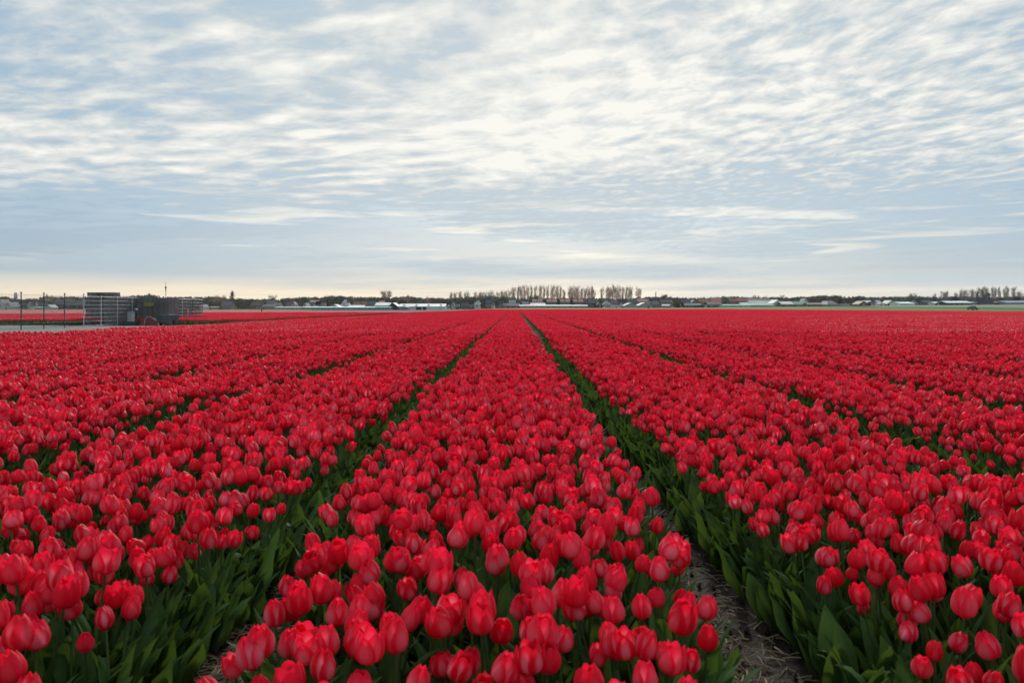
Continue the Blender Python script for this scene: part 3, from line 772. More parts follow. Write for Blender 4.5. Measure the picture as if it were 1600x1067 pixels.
# red car parked in the yard and dark trailer
M_RED = plain('car_red', (.22, .025, .03), .3, .5); M_GLASS = plain('dark_glass', (.02, .025, .03), .1, .6); M_TYRE = plain('tyre', (.02, .02, .02), .8, .2)
def car(name, lab, loc, rz, L, H, mat, gr=None):
    e = empty(name, loc, rz); tag(e, lab, 'car', gr); W = .84
    prof = [(-L/2, .25), (-L/2, .62), (-L*.45, .78*H/1.45), (-L*.30, .90*H/1.45), (-L*.16, H), (L*.20, H*.99), (L*.38, .92*H/1.45), (L*.48, .80*H/1.45), (L/2, .60), (L/2, .25)]
    v = []
    for sy, ins in ((-1, 1), (1, 1)):
        for x, z in prof: v.append((x, sy*W*(1-.16*max(0, (z-.85)/(H-.85))), z))
    n = len(prof); b = MB(); b.add(v, [tuple(range(n))[::-1], tuple(range(n, 2*n))]+[(i, (i+1) % n, n+(i+1) % n, n+i) for i in range(n)]); b.build('body', mat, e)
    for sy in (-1, 1):
        q = [(-L*.26, .92*H/1.45+.03), (-L*.15, H-.07), (L*.17, H-.07), (L*.31, .92*H/1.45+.03)]
        yy = lambda z: sy*(W*(1-.16*max(0, (z-.85)/(H-.85)))+.006)
        MB().add([(x, yy(z), z) for x, z in q]+[(x, yy(z)+sy*.004, z) for x, z in q], [(0, 1, 2, 3), (4, 5, 6, 7), (0, 1, 5, 4), (2, 3, 7, 6)]).build('window', M_GLASS, e)
        for x in (-L*.31, L*.31):
            wv = MB().tube([(x, sy*(W-.17), .31), (x, sy*(W+.01), .31)], .31, 14).build('wheel', M_TYRE, e)
            MB().tube([(x, sy*(W+.012), .31), (x, sy*(W+.022), .31)], .18, 10).build('rim', M_GALV, wv)
        MB().box(-L/2-.012, -L/2+.02, sy*.62-.12, sy*.62+.12, .58, .68).build('headlight', M_GALV, e)
    return e
hp = empty('covered_heap', (at(236, 54.5), 54.6, .012)); tag(hp, 'low heap under a dull red tarpaulin before the crate stacks', 'heap')
v = []; g_ = np.random.default_rng(4)
for j in range(7):
    for i in range(11):
        u, q = i/10*2-1, j/6*2-1; v.append((u*.68, q*.5, max(0, .62*(1-abs(u*.8+.2)**1.6)*(1-abs(q)**2.2))+.03*g_.random()))
MB().add(v, [(j*11+i, j*11+i+1, (j+1)*11+i+1, (j+1)*11+i) for j in range(6) for i in range(10)]).build('tarpaulin', plain('tarp_red', (.11, .035, .038), .8), hp, smooth=True)
MB().tube([(-.3, -.52, .03), (-.3, -.3, .44), (-.3, 0, .62), (-.3, .3, .44), (-.3, .52, .03)], .015, 5).build('rope', M_GALV, hp)
tr = empty('trailer', (at(258, 54), 54.4, .012)); tag(tr, 'low dark covered trailer parked behind the fence beside the net', 'trailer')
M_TARP = plain('tarp_dark', (.075, .08, .09), .95, .05)
MB().box(-.42, .42, -.8, .8, .20, .70).build('body', M_TARP, tr)
MB().add([(-.44, -.82, .70), (.44, -.82, .70), (.44, .82, .70), (-.44, .82, .70), (-.3, -.6, .80), (.3, -.6, .80), (.3, .6, .80), (-.3, .6, .80)], [(0, 1, 5, 4), (1, 2, 6, 5), (2, 3, 7, 6), (3, 0, 4, 7), (4, 5, 6, 7)]).build('cover', M_TARP, tr)
for sx in (-1, 1): MB().tube([(sx*.43, 0, .2), (sx*.50, 0, .2)], .2, 12).build('wheel', M_TYRE, tr)
lamp = empty('yard_lamp', (at(213, 56), 56, 0)); tag(lamp, 'small round pale lamp on a thin pole before the crate stacks', 'lamp')
MB().tube([(0, 0, 0), (0, 0, 1.08)], .02, 6).build('pole', M_POST, lamp); MB().tube([(0, 0, 1.03), (0, 0, 1.08), (0, 0, 1.14), (0, 0, 1.18)], (.04, .11, .11, .04), 10).build('lamp_head', M_GALV, lamp)

# ------------------------------------------------------------------ buildings beyond the fields
MAT = {}
def col_mat(hexa, rough=.75, var=.15, scale=.25):
    if hexa not in MAT:
        MAT[hexa] = plain('paint_'+hexa, srgb(hexa), rough, .25, var, scale)
    return MAT[hexa]
M_PANE = plain('window_pane', (.03, .04, .05), .15, .6); M_FRAME = plain('window_frame', (.55, .55, .53), .6)
def building(name, lab, cat, px0, px1, ye, yr, D, depth, wallc, roofc, shape='side', win=2, door=True, chim=None, grp=None, ridge=None, winrow=None, bands=0):
    x0, x1 = at(px0, D), at(px1, D); xc = (x0+x1)/2; hw = (x1-x0)/2; zb = tz(xc, D)
    e = empty(name, (xc, D, zb)); tag(e, lab, cat, grp)
    ze, zr = zat(ye, D)-zb, zat(yr, D)-zb; ze = max(ze, 1.2); zr = max(zr, ze+.3)
    wm, rm = col_mat(wallc), col_mat(roofc, .7)
    b = MB(); b.box(-hw, hw, 0, depth, -.3, ze)
    th = .18; ov = .25
    if shape == 'side':
        rc = depth/2
        b.add([(-hw, 0, ze), (-hw, depth, ze), (-hw, rc, zr-.02), (hw, 0, ze), (hw, depth, ze), (hw, rc, zr-.02)], [(0, 2, 1), (3, 4, 5)])
        r_ = MB(); sl = (zr-ze)/rc
        for s1, s0 in ((-1, 0), (1, 0)):
            ye_ = rc+s1*(rc+ov); zz_ = ze-sl*ov
            r_.add([(-hw-ov, ye_, zz_), (hw+ov, ye_, zz_), (hw+ov, rc, zr), (-hw-ov, rc, zr), (-hw-ov, ye_, zz_+th), (hw+ov, ye_, zz_+th), (hw+ov, rc, zr+th), (-hw-ov, rc, zr+th)],
                   [(0, 1, 2, 3), (4, 5, 6, 7), (0, 1, 5, 4), (0, 3, 7, 4), (1, 2, 6, 5)])
    elif shape == 'gable':
        b.add([(-hw, 0, ze), (hw, 0, ze), (0, 0, zr-.02), (-hw, depth, ze), (hw, depth, ze), (0, depth, zr-.02)], [(0, 1, 2), (3, 5, 4)])
        r_ = MB(); sl = (zr-ze)/hw
        for s1 in (-1, 1):
            xe, zz_ = s1*(hw+ov), ze-sl*ov
            r_.add([(xe, -ov, zz_), (xe, depth+ov, zz_), (0, depth+ov, zr), (0, -ov, zr), (xe, -ov, zz_+th), (xe, depth+ov, zz_+th), (0, depth+ov, zr+th), (0, -ov, zr+th)],
                   [(0, 1, 2, 3), (4, 5, 6, 7), (0, 1, 5, 4), (0, 3, 7, 4), (1, 2, 6, 5)])
    elif shape == 'hip':
        rx = hw*(.35 if ridge is None else ridge); rc = depth/2
        r_ = MB().add([(-hw-ov, -ov, ze), (hw+ov, -ov, ze), (hw+ov, depth+ov, ze), (-hw-ov, depth+ov, ze), (-rx, rc, zr), (rx, rc, zr)], [(0, 1, 5, 4), (1, 2, 5), (2, 3, 4, 5), (3, 0, 4), (0, 3, 2, 1)])
    elif shape == 'arch':
        r_ = MB(); n = 8; v = []
        for yy in (-.05, depth):
            for i in range(n+1): a = math.pi*i/n; v.append((-hw*math.cos(a)*1.01, yy, ze+(zr-ze)*math.sin(a)))
        r_.add(v, [(i, i+1, n+2+i, n+1+i) for i in range(n)]+[tuple(range(n+1)), tuple(range(n+1, 2*n+2))])
    else:
        r_ = MB().box(-hw-.15, hw+.15, -.15, depth+.15, ze+.003, zr)
    b.build('wall', wm, e); ro = r_.build('roof', rm, e)
    if chim is not None:
        cxx = -hw+2*hw*chim; cy = depth/2 if shape != 'gable' else depth*.6
        MB().box(cxx-.4, cxx+.4, cy-.4, cy+.4, ze+.2, zr+.9).build('chimney', col_mat('6B4A40'), ro)
    W_ = min(1.5, 2*hw/(win+1)*.75) if win else 0
    wh = min(1.2, ze*.45)
    rows_ = 2 if ze > 4.8 else 1
    for rw in range(rows_):
        for k in range(win):
            xx = -hw+2*hw*(k+.5+(.0 if not door else .12))/(win+.25)
            if xx+W_/2 > hw-.1: xx = hw-.1-W_/2
            zz_ = ze*.42 if rows_ == 1 else ze*(.18+.42*rw)
            f_ = MB().box(xx-W_/2, xx+W_/2, -.07, -.004, zz_, zz_+wh).build('window', M_FRAME, e)
            MB().box(xx-W_/2+.12, xx+W_/2-.12, -.10, -.074, zz_+.12, zz_+wh-.12).build('pane', M_PANE, f_)
    if shape == 'gable' and zr-ze > 1.6 and win:
        f_ = MB().box(-.55, .55, -.07, -.004, ze+.15, ze+1.15).build('window', M_FRAME, e); MB().box(-.42, .42, -.1, -.074, ze+.27, ze+1.03).build('pane', M_PANE, f_)
    if door:
        dw = min(1.0, hw*.4); MB().box(-hw+.3, -hw+.3+dw, -.06, -.004, -.1, min(2.1, ze*.85)).build('door', col_mat('3A3F42'), e)
    for k in range(bands):
        xx = -hw+2*hw*(k+.5)/bands; MB().box(xx-.06, xx+.06, -.09, -.003, 0, ze-.05).build('frame_post', M_FRAME, e)
    return e
B = building
# behind the wire fence, far left
B('house', 'white gabled house at the very left edge of the far village', 'house', -6, 4, 474, 468, 520, 9, 'B9BBBE', '3E4248', 'gable', 2)
B('house', 'white gable-fronted house seen left of the first fence post', 'house', 8, 17.5, 479, 472.3, 470, 9, 'C2C5C9', '4A5058', 'gable', 2)
B('farmhouse', 'long low farmhouse with dark green roof and a row of white windows', 'house', 19, 42, 477.5, 471.2, 480, 9, '5A6064', '2E3A3A', 'side', 6, chim=.9)
B('house', 'narrow white pointed gable at the end of the long farmhouse', 'house', 42.3, 47, 477, 472.5, 474, 8, 'B4B8BA', '3A4446', 'gable', 1, chim=.9)
B('barn', 'broad dark barn with plain slate roof beside the long farmhouse', 'barn', 48, 69, 479, 471.8, 500, 12, '4B5354', '3B4241', 'side', 1)
B('greenhouse', 'low pale glasshouse before the broad dark barn', 'greenhouse', 54, 66, 481.8, 480.2, 440, 6, '8FA5A8', 'A9B7B9', 'side', 3, False)
B('shed', 'small pale lean shed right of the second fence post', 'shed', 70, 80, 480.5, 476.5, 460, 7, 'A6ABAD', '8A9096', 'gable', 1)
B('barn', 'wide dark grey barn behind the fence with a low ridge', 'barn', 80, 112, 476, 469.5, 510, 14, '41474A', '3A4044', 'side', 3)
B('barn', 'dark barn partly hidden by the crate stacks', 'barn', 113, 136, 477, 470.5, 500, 14, '3C4344', '434A4A', 'side', 2)
B('barn', 'blue-grey barn roof showing above the thin net', 'barn', 290, 311, 479, 472, 420, 10, '565D60', '4A535C', 'side', 2)
B('house', 'narrow white gable wall at the end of the blue-grey barn', 'house', 311.3, 315.8, 480, 476, 415, 9, 'C9CAC8', '5A6068', 'gable', 0)
# left middle
B('house', 'low pinkish shed among shrubs left of the tall poplar', 'shed', 327, 341, 481, 479.3, 520, 7, '9A8E88', '8B7F7A', 'side', 2)
B('house', 'grey house with white dormers left of the tall poplar', 'house', 345, 360, 477, 471, 520, 9, '6E7078', '5C5A66', 'side', 3, chim=.4)
B('house', 'brown-roofed house behind dark shrubs', 'house', 391, 409, 477.5, 472, 560, 9, '7A7470', '57504C', 'side', 3)
B('house', 'pale brick row with plain grey roof ending at the long glasshouse', 'house', 410, 430, 479, 476.5, 520, 7, '8B857F', '5A5F64', 'side', 5)
B('house', 'slate-roofed house with white upper windows over the brick row', 'house', 416, 428, 474, 470, 560, 9, '9AA0A6', '3D444D', 'side', 3)
B('house', 'flat-roofed pale blue house at the start of the long glasshouse', 'house', 429, 437, 477, 473.6, 540, 8, '9FA8AE', '54606B', 'side', 3)
B('house', 'large brown-roofed villa with white trimmed gable', 'house', 446, 461, 477.5, 471.3, 530, 10, 'A19A94', '544C50', 'side', 4, chim=.3)
B('house', 'narrow white trimmed cross gable of the brown villa', 'house', 455, 461.5, 476, 471.8, 524, 5, 'A9A6A2', '5A5258', 'gable', 1)
B('house', 'white gable-fronted house with dark blue roof behind', 'house', 473, 480, 478.5, 473.8, 510, 9, 'D2D5DA', '3A3F55', 'gable', 2)
B('house', 'dark blue slate roof joined to the white gable house', 'house', 480.3, 488, 477, 472.2, 520, 9, '8A8E98', '2C3048', 'side', 2)
B('house', 'low pale bungalow between the white gable and the black box dormer', 'house', 487, 494, 480, 477.5, 520, 7, 'A8AFA8', '5E665E', 'side', 2)
B('house', 'pink-roofed house far behind the box dormer', 'house', 484, 496, 472, 469.2, 600, 9, '8C8084', '96777E', 'side', 2)
B('house', 'house with black flat box dormer and white trim', 'house', 494, 500.5, 476, 470.4, 530, 9, '6E7476', '16181C', 'flat', 2)
B('house', 'white-walled wing beside the black box dormer', 'house', 500.8, 507.5, 478.8, 473.4, 528, 8, 'C2C7C6', '6A706E', 'side', 2)
B('greenhouse', 'small gabled glasshouse with pale roof left of the pointed white house', 'greenhouse', 513, 531, 480, 476, 440, 10, '8C9894', 'B2BDB8', 'gable', 0, False, bands=4)
B('house', 'steep pointed white house with chimney and long sloping roof', 'house', 531.5, 543.5, 477, 469.0, 455, 9, 'DCDEE2', '565A6E', 'gable', 2, chim=.75)
B('shed', 'long low white shed right of the pointed white house', 'shed', 544, 568, 480, 477.2, 450, 8, 'C9CEC8', 'D4D8D2', 'side', 0, False)
B('house', 'brown brick house behind the low white shed', 'house', 551, 562, 476.5, 471.8, 560, 9, '6E5750', '6A4E46', 'side', 2)
B('house', 'red-brown brick house with twin windows beside the brown one', 'house', 562.5, 572, 476, 471.2, 565, 9, '7D625A', '74574E', 'side', 2)
B('house', 'grey roofed house with white dormers behind the glasshouse row', 'house', 575, 586, 476, 470.8, 560, 9, '8F9094', '4A4C54', 'side', 3)
B('house', 'small red-roofed house above the white nursery shed', 'house', 592, 600, 473, 470.2, 580, 8, '77706E', '9A4850', 'side', 2)
B('greenhouse', 'long teal-walled glasshouse with bright white roof', 'greenhouse', 473, 586, 482.1, 480.2, 400, 14, '4F9488', 'E6EAE4', 'side', 0, False, bands=14)
B('greenhouse', 'long blue-grey glasshouse with pale roof continuing the teal one', 'greenhouse', 429, 470, 482.3, 480.4, 405, 12, '8DA0A4', 'BCC9CE', 'side', 0, False, bands=6)
B('greenhouse', 'short teal glasshouse in front of the nursery shed', 'greenhouse', 586.5, 609, 482.5, 481.0, 396, 9, '4E8C84', '7AA69E', 'side', 0, False, bands=4)
B('nursery_shed', 'white-roofed nursery shed with dark dots along its roof', 'shed', 586, 608, 477.4, 473.2, 420, 10, '8F9490', 'DDE2DE', 'side', 4, False)
B('nursery_shed', 'dark-fronted gabled shed with white roof edges', 'shed', 606.5, 621, 478.6, 473.3, 415, 12, '2E3238', 'D4D8D6', 'gable', 0)
B('shed', 'grey lean-to with rounded roof left of the long white barn', 'shed', 621, 637, 481, 479, 405, 8, '6F7276', '7C8086', 'arch', 2)
b_ = B('barn', 'long white barn with two dark doorways and grey end bay', 'barn', 622.5, 695, 479.2, 475.0, 420, 16, 'BFC5C8', 'CCD6D2', 'side', 0, False)
for p0, p1 in ((650, 658.5), (660.5, 666)):
    hw_ = at((p0+p1)/2, 420)-b_.location.x; ww = (p1-p0)/F*420/2
    MB().box(hw_-ww, hw_+ww, -.09, -.004, -.2, 1.7).build('doorway', col_mat('101418'), b_)
for k in range(4): MB().box(-10+k*6.5, -8.9+k*6.5, 2.0, 2.6, 1.9+.35, 2.9).build('skylight', M_FRAME, b_)
B('house', 'grey house with bright white cross-shaped trim beyond the dark bushes', 'house', 704, 711, 478, 472.6, 500, 8, 'A8AEB2', '49525A', 'gable', 2)
B('shed', 'low shed with pale roof line beside the white-trimmed house', 'shed', 711, 717, 479, 475.4, 505, 7, '3C4044', 'A0A6A8', 'flat', 1)
B('house', 'dark slate house with small white chimney mark', 'house', 721, 731, 478.8, 473.5, 520, 8, '5A5F68', '3E444B', 'side', 3, chim=.5)
B('shed', 'long dark shed with thin grey roof edge', 'shed', 731.5, 745, 479, 475.6, 515, 7, '34393F', '747B84', 'flat', 2)
B('house', 'house with wide white dormer shaped like a letter T', 'house', 741.5, 750.5, 475.5, 472.8, 500, 8, 'B9C6C0', 'C8D4CE', 'flat', 1, False)
B('house', 'narrow upper floor standing on the wide white dormer', 'house', 744.5, 748.5, 472.6, 469.6, 502, 4, '9DB0A8', 'A7B8B0', 'flat', 1, False)
B('house', 'dark teal-roofed house with pale dormer windows', 'house', 759, 771, 474.5, 468.6, 540, 9, '58646C', '26414E', 'side', 3)
B('shed', 'long grey shed under the dark teal-roofed house', 'shed', 758, 768, 479.2, 475.6, 505, 8, '3B4149', '6E757E', 'flat', 1)
B('house', 'white A-shaped gable house left of the dark gabled farm', 'house', 767.8, 773.2, 478.6, 474.0, 470, 8, 'D6DADA', '6A7076', 'gable', 1)
B('house', 'dark gabled farm with white trimmed apex', 'house', 778, 785.5, 478.5, 471.5, 500, 9, '4A4E58', '2B2E36', 'gable', 2)
B('house', 'purple-grey house with white spots of windows beside the dark farm', 'house', 785.8, 795, 479, 474, 500, 8, '6A6874', '4C4A58', 'side', 3)
B('house', 'dark house topped by a pale rectangular upper floor', 'house', 795.5, 805.5, 474, 468.8, 470, 9, '9AA3AC', 'B0B8BE', 'flat', 2, False)
B('barn', 'dark barn below the pale rectangular upper floor', 'barn', 792, 812, 480, 474.6, 462, 7, '3B3E4A', '34363F', 'side', 2)
B('house', 'tiny white gable beside the dark barn', 'house', 809, 813, 476.5, 473.6, 468, 6, 'D8DCDC', '5A6068', 'gable', 0)
# middle: red roofs, long glasshouse
for (a, c, l, roof) in ((832, 847, 'dull red-roofed house, first of the red roofs right of the tulip path', '7E5A56'), (855, 870, 'bright red-roofed house, second in the row below the poplars', '905550'), (875, 890.5, 'red-roofed house, third in the row below the poplars', '8C5450'), (896, 911, 'red-roofed house, fourth and last in the row below the poplars', '945854')):
    B('house', l, 'house', a, c, 472, 467.6, 560, 9, '5A6866', roof, 'side', 4, chim=.5, grp='red-roofed houses below the poplars')
B('shed', 'low flat shed with thin white roof line before the first red roof', 'shed', 828, 853, 476.3, 473.2, 500, 8, '50484A', 'A8AEAC', 'hip', 2, ridge=.9)
B('house', 'dark red-brown house end right of the red roofs', 'house', 911.5, 918, 474, 468, 560, 9, '50383A', '5E3E40', 'side', 1)
B('shed', 'grey cottage with pale windows left of the first red roof', 'shed', 816, 826, 476, 472, 520, 8, '4F5A64', '3A444E', 'side', 3)
B('greenhouse', 'long low glasshouse with thin white roof below the red roofs', 'greenhouse', 812, 918, 479.0, 477.0, 455, 12, '6F7F84', 'CFD8D6', 'side', 0, False, bands=12)
B('house', 'dark green house with two pale dormers', 'house', 920, 935, 474, 468.4, 500, 9, '47544E', '22363C', 'side', 2)
B('house', 'navy blue gable house with black bay', 'house', 932.5, 941.5, 477.5, 472.6, 470, 9, '22264A', '14172E', 'gable', 1)
B('house', 'grey pyramid-roofed house with pale walls', 'house', 942.5, 955.5, 476.2, 469.6, 490, 10, '9FA2A2', '80807E', 'hip', 3, ridge=.15)
B('caravan', 'white caravan parked left of the second caravan', 'caravan', 955.2, 961, 480, 476.8, 458, 3, 'C8CED2', 'D8DEE2', 'flat', 2, True)
B('caravan', 'white caravan with longer pale side', 'caravan', 961.5, 968.5, 480, 477.0, 458, 3, 'BEC6CE', 'D0D8DE', 'flat', 3, True)
B('house', 'purple-roofed house behind the caravans', 'house', 955, 966, 475, 469.2, 540, 9, '6E6672', '5E4C5E', 'side', 3)
B('house', 'dark navy roof with pale dormer above the caravans', 'house', 966.5, 980, 475.5, 469.0, 545, 9, '3E4654', '242C3C', 'side', 3)
B('house', 'small house with bright white narrow gable beside the tents of glass', 'house', 969.5, 974.5, 477.8, 473.6, 465, 7, 'DADEDE', '2A3038', 'gable', 1)
B('house', 'slate grey terrace behind the glass gables', 'house', 980.5, 996, 474, 468.6, 545, 9, '4E5658', '3C4648', 'side', 4)
B('greenhouse', 'glass gable with bright white sloping edge, nearer the caravans', 'greenhouse', 975.5, 996.5, 479.5, 473.6, 455, 16, '8E9C98', '95A39E', 'gable', 0, False, bands=5)
B('greenhouse', 'glass gable with bright white sloping edge, nearer the chimney stack', 'greenhouse', 997.5, 1019, 479, 472.9, 455, 16, '8E9C98', '95A39E', 'gable', 0, False, bands=5)
B('house', 'pink-red roofed house behind the second glass gable', 'house', 997, 1011, 471.5, 467.2, 560, 9, '6A585C', '90626C', 'side', 3)
B('house', 'white-ended house right of the pink-red roof', 'house', 1011.5, 1017, 472, 467.6, 555, 9, 'A9A4A8', '5E4E56', 'gable', 1)
B('house', 'blue-grey house with white dormer near the chimney stack', 'house', 1020, 1032, 476, 470.6, 500, 9, '5E6272', '4A4E5C', 'side', 3)
B('house', 'grey three-storey house with a row of white dots under its eaves', 'house', 1032.5, 1048, 473.5, 467.8, 500, 9, '55565C', '4A484C', 'side', 5)
B('shed', 'pale lilac bungalow below the grey three-storey house', 'shed', 1035.5, 1047, 479, 475.9, 470, 7, '86818C', '9A95A0', 'side', 3)
B('house', 'white gable wall at the left of the pale green bush', 'house', 1046, 1053, 475, 469.2, 505, 9, 'B8B8B8', '6A6A6E', 'gable', 1)
B('house', 'grey-violet house right of the pale green bush', 'house', 1067, 1080, 474.5, 468.6, 520, 9, '86848C', '4E4C5A', 'side', 3)
B('shed', 'long flat shed with crisp white roof line', 'shed', 1073, 1095, 477, 474.0, 485, 8, '5C6264', 'D0D4D2', 'flat', 3)
B('house', 'slate house with white slanting gable edge', 'house', 1081, 1090, 473.5, 468.6, 530, 9, '5A5A66', '4A4A58', 'gable', 1)
B('house', 'orange-brown roofed house, first of the brown roofs', 'house', 1093.5, 1109, 472, 467.4, 560, 9, '7E6A5E', '7C5244', 'side', 4)
B('house', 'broad orange-tiled roof, brightest of the brown roofs', 'house', 1111, 1128, 471, 466.4, 560, 9, '7A6458', '9A6240', 'side', 4)
B('house', 'dull brown-roofed house between two darker trees', 'house', 1141, 1151, 471.6, 466.9, 560, 9, '6E5C58', '7C4C46', 'side', 3)
B('house', 'wide rust-roofed house left of the pale warehouse', 'house', 1152, 1170, 470.8, 466.4, 560, 9, '55525E', '8A5444', 'side', 4)
B('barn', 'dark maroon barn behind the teal sheds', 'barn', 1106, 1128, 476, 471.8, 510, 10, '4A3A4A', '4E3E4E', 'side', 2)
B('shed', 'dark teal open shed below the white roof line', 'shed', 1087, 1100, 478.8, 476.8, 470, 7, '24504A', '3C6A62', 'flat', 0)
B('shed', 'small pale shed between the two dark teal ones', 'shed', 1100.5, 1105, 478.8, 476.8, 470, 6, 'A8BCBC', 'B8CCCC', 'flat', 0)
B('shed', 'dark teal shed with pale end right of the small pale one', 'shed', 1105.5, 1117, 478.8, 476.8, 470, 7, '2C544E', '88A8A2', 'flat', 1)
B('greenhouse', 'long low mint-coloured glasshouse', 'greenhouse', 1131, 1174, 478.7, 476.4, 462, 10, '8CC4B4', 'A8D4C8', 'side', 0, False, bands=8)
B('greenhouse', 'long glasshouse with white dashed roof before the warehouse', 'greenhouse', 1174.5, 1209, 478.9, 476.6, 462, 10, '7FA698', 'D8E4DC', 'side', 0, False, bands=8)
B('shed', 'pale blue-grey shed left of the green warehouse', 'shed', 1158.5, 1172.5, 476.3, 472.9, 500, 10, 'A3ACB0', 'ACB4B8', 'side', 2)
B('warehouse', 'big pale green warehouse with white roof edge', 'warehouse', 1174, 1207, 475.8, 470.0, 510, 16, '7E938C', '97A9A2', 'side', 0, bands=7)
B('barn', 'brown-red roof running behind the green warehouse', 'barn', 1171, 1206, 470.6, 466.4, 580, 12, '6A5450', '6E524C', 'side', 0)
B('greenhouse', 'clear gabled glasshouse right of the green warehouse', 'greenhouse', 1208.5, 1222, 474, 468.6, 500, 12, 'A9B8B2', 'B9C4BE', 'gable', 0, False, bands=4)
B('barn', 'grey barn with broad whitish roof', 'barn', 1222, 1240, 475.6, 471.4, 490, 12, '5E6668', 'C3C7C6', 'side', 1)
B('warehouse', 'teal-grey roofed warehouse right of the whitish roof', 'warehouse', 1240.5, 1262, 477, 471.2, 495, 12, '5E7274', '6F8C88', 'side', 2)
B('house', 'small pale gable house in front of the trees above the teal-grey warehouse', 'house', 1256, 1262.5, 471.5, 466.6, 560, 9, 'AEB6B2', '7A8280', 'gable', 1)
B('house', 'pink-brown brick bungalow with white garage tops', 'house', 1262.5, 1291, 478, 473.4, 480, 9, '7C5F58', '74706E', 'side', 5)
B('shed', 'tiny white gable shed beside the grey hipped farmhouse', 'shed', 1288, 1292.5, 474, 470.8, 500, 5, 'C6CECE', '8A9494', 'gable', 0)
B('farmhouse', 'grey farmhouse with big hipped roof', 'house', 1294, 1311, 476.5, 469.8, 470, 12, '8A8A90', '6C6A70', 'hip', 3, ridge=.45)
B('shed', 'long pale bungalow with dark window bays right of the hipped farmhouse', 'shed', 1311.5, 1328, 477, 474.8, 470, 8, '9C9EA2', 'A8AAAC', 'flat', 5, False)
B('barn', 'brown barn with pale slanting gable edge and ivy beside it', 'barn', 1342.5, 1357, 476, 470.6, 480, 10, '6E584A', '7B6656', 'gable', 1)
B('barn', 'white-roofed barn behind the navy gable', 'barn', 1354, 1364, 473, 469.8, 520, 9, '9AA09C', 'D0D4D0', 'side', 1)
B('house', 'navy gable with white lower wall', 'house', 1364, 1373, 475.4, 470.4, 480, 9, 'CFD2D0', '20244A', 'hip', 2, ridge=.5)
B('house', 'pale roofed house right of the navy gable', 'house', 1372.5, 1378, 474, 469.6, 485, 8, 'B5B8B6', 'B0B2AE', 'side', 1)
B('shed', 'small white gable shed with dark doors', 'shed', 1375, 1382, 476.4, 473.4, 470, 6, 'D6D8D6', '7A7C80', 'gable', 1)
B('house', 'green-grey gabled house with white slanting edge', 'house', 1387, 1399, 475.4, 469.6, 485, 9, '76807C', 'A9ADA9', 'gable', 1)
B('shed', 'dark brown shed behind the green-grey gable', 'shed', 1398, 1406, 475, 471.2, 500, 8, '4A4A4A', '5A5C5A', 'side', 1)
B('greenhouse', 'bright white arched tunnel house', 'greenhouse', 1407, 1429, 476.6, 472.0, 470, 14, 'C4D4CE', 'DCEAE6', 'side', 0, False, bands=5)
B('house', 'pale blue narrow house right of the white tunnel', 'house', 1429.5, 1433.5, 474.5, 470.2, 480, 7, 'A5B4C2', '5A6478', 'side', 1)
B('barn', 'low navy barn with a white door', 'barn', 1444.5, 1459, 475, 469.4, 500, 10, '4C4F5C', '3E4454', 'side', 2)
B('shed', 'small white-roofed shed right of the navy barn', 'shed', 1460, 1469, 474.8, 471.8, 480, 7, 'A8B4B4', 'DCE4E2', 'side', 0)
B('shed', 'long dark teal shed with white roof and white end door', 'shed', 1480, 1518.5, 474.2, 470.6, 460, 12, '17363A', 'D8E2E2', 'side', 0, False, bands=5)
B('shed', 'pale teal low shed between the teal shed and the navy farmhouse', 'shed', 1519, 1530, 474.6, 472.0, 462, 9, '6F9690', '95A8AC', 'side', 0, False)
B('farmhouse', 'big farmhouse with steep dark navy roof and white gable trim', 'house', 1531, 1553.5, 473, 465.4, 460, 12, '5F5460', '161B38', 'side', 4, chim=.25)
B('stable', 'low pale stable with a row of dark doors', 'stable', 1554, 1572.5, 475.0, 471.6, 462, 8, '8C8884', 'A29A92', 'side', 0, False)
st = bpy.data.objects['stable']
for k in range(5): MB().box(-3.2+k*1.3, -2.4+k*1.3, -.08, -.004, -.1, 1.05).build('stable_door', col_mat('101214'), st)
B('greenhouse', 'long blue-grey glasshouse reaching the right edge of the village', 'greenhouse', 1573, 1640, 475.2, 470.2, 455, 16, '7E8C98', '8E9CA8', 'side', 0, False, bands=7)

# ------------------------------------------------------------------ tower, mast, chimney stack, small things
tw = empty('water_tower', (at(24.5, 900), 900, 0)); tag(tw, 'pale lilac rounded water tower rising behind the village', 'tower')
z1 = zat(457, 900); z0 = zat(478, 900)
MB().tube([(0, 0, z0-3), (0, 0, zat(470, 900))], (2.0, 1.8), 12).build('shaft', col_mat('9A96A6'), tw)
MB().tube([(0, 0, z) for z in np.linspace(zat(470.5, 900), z1, 9)], [2.02*math.sin(math.pi*(t*.78+.12))**.5 for t in np.linspace(0, 1, 9)], 16).build('tank', col_mat('A8A4B4'), tw, smooth=True)
ms = empty('radio_mast', (at(259, 900), 900, 0)); tag(ms, 'thin radio mast with a bulging platform halfway up', 'mast')
MB().tube([(0, 0, 0), (0, 0, zat(441, 900))], (.45, .22), 6).build('shaft', col_mat('4A4440'), ms)
for y_, r_, h_ in ((449.5, 1.1, 1.3), (453.5, .75, .9)): MB().tube([(0, 0, zat(y_, 900)-h_), (0, 0, zat(y_, 900)), (0, 0, zat(y_, 900)+h_)], (r_*.7, r_, r_*.7), 8).build('platform', col_mat('4A4440'), ms)
cs = empty('chimney_stack', (at(1024.7, 700), 700, 0)); tag(cs, 'slender brown factory chimney stack', 'chimney')
MB().tube([(0, 0, 0), (0, 0, zat(456.6, 700))], (.55, .36), 10).build('shaft', col_mat('7A6458'), cs); MB().tube([(0, 0, zat(456.6, 700)), (0, 0, zat(456.2, 700))], (.46, .46), 10).build('rim', col_mat('55463E'), cs)
M_CARD = plain('car_black', (.012, .012, .02), .35, .5)
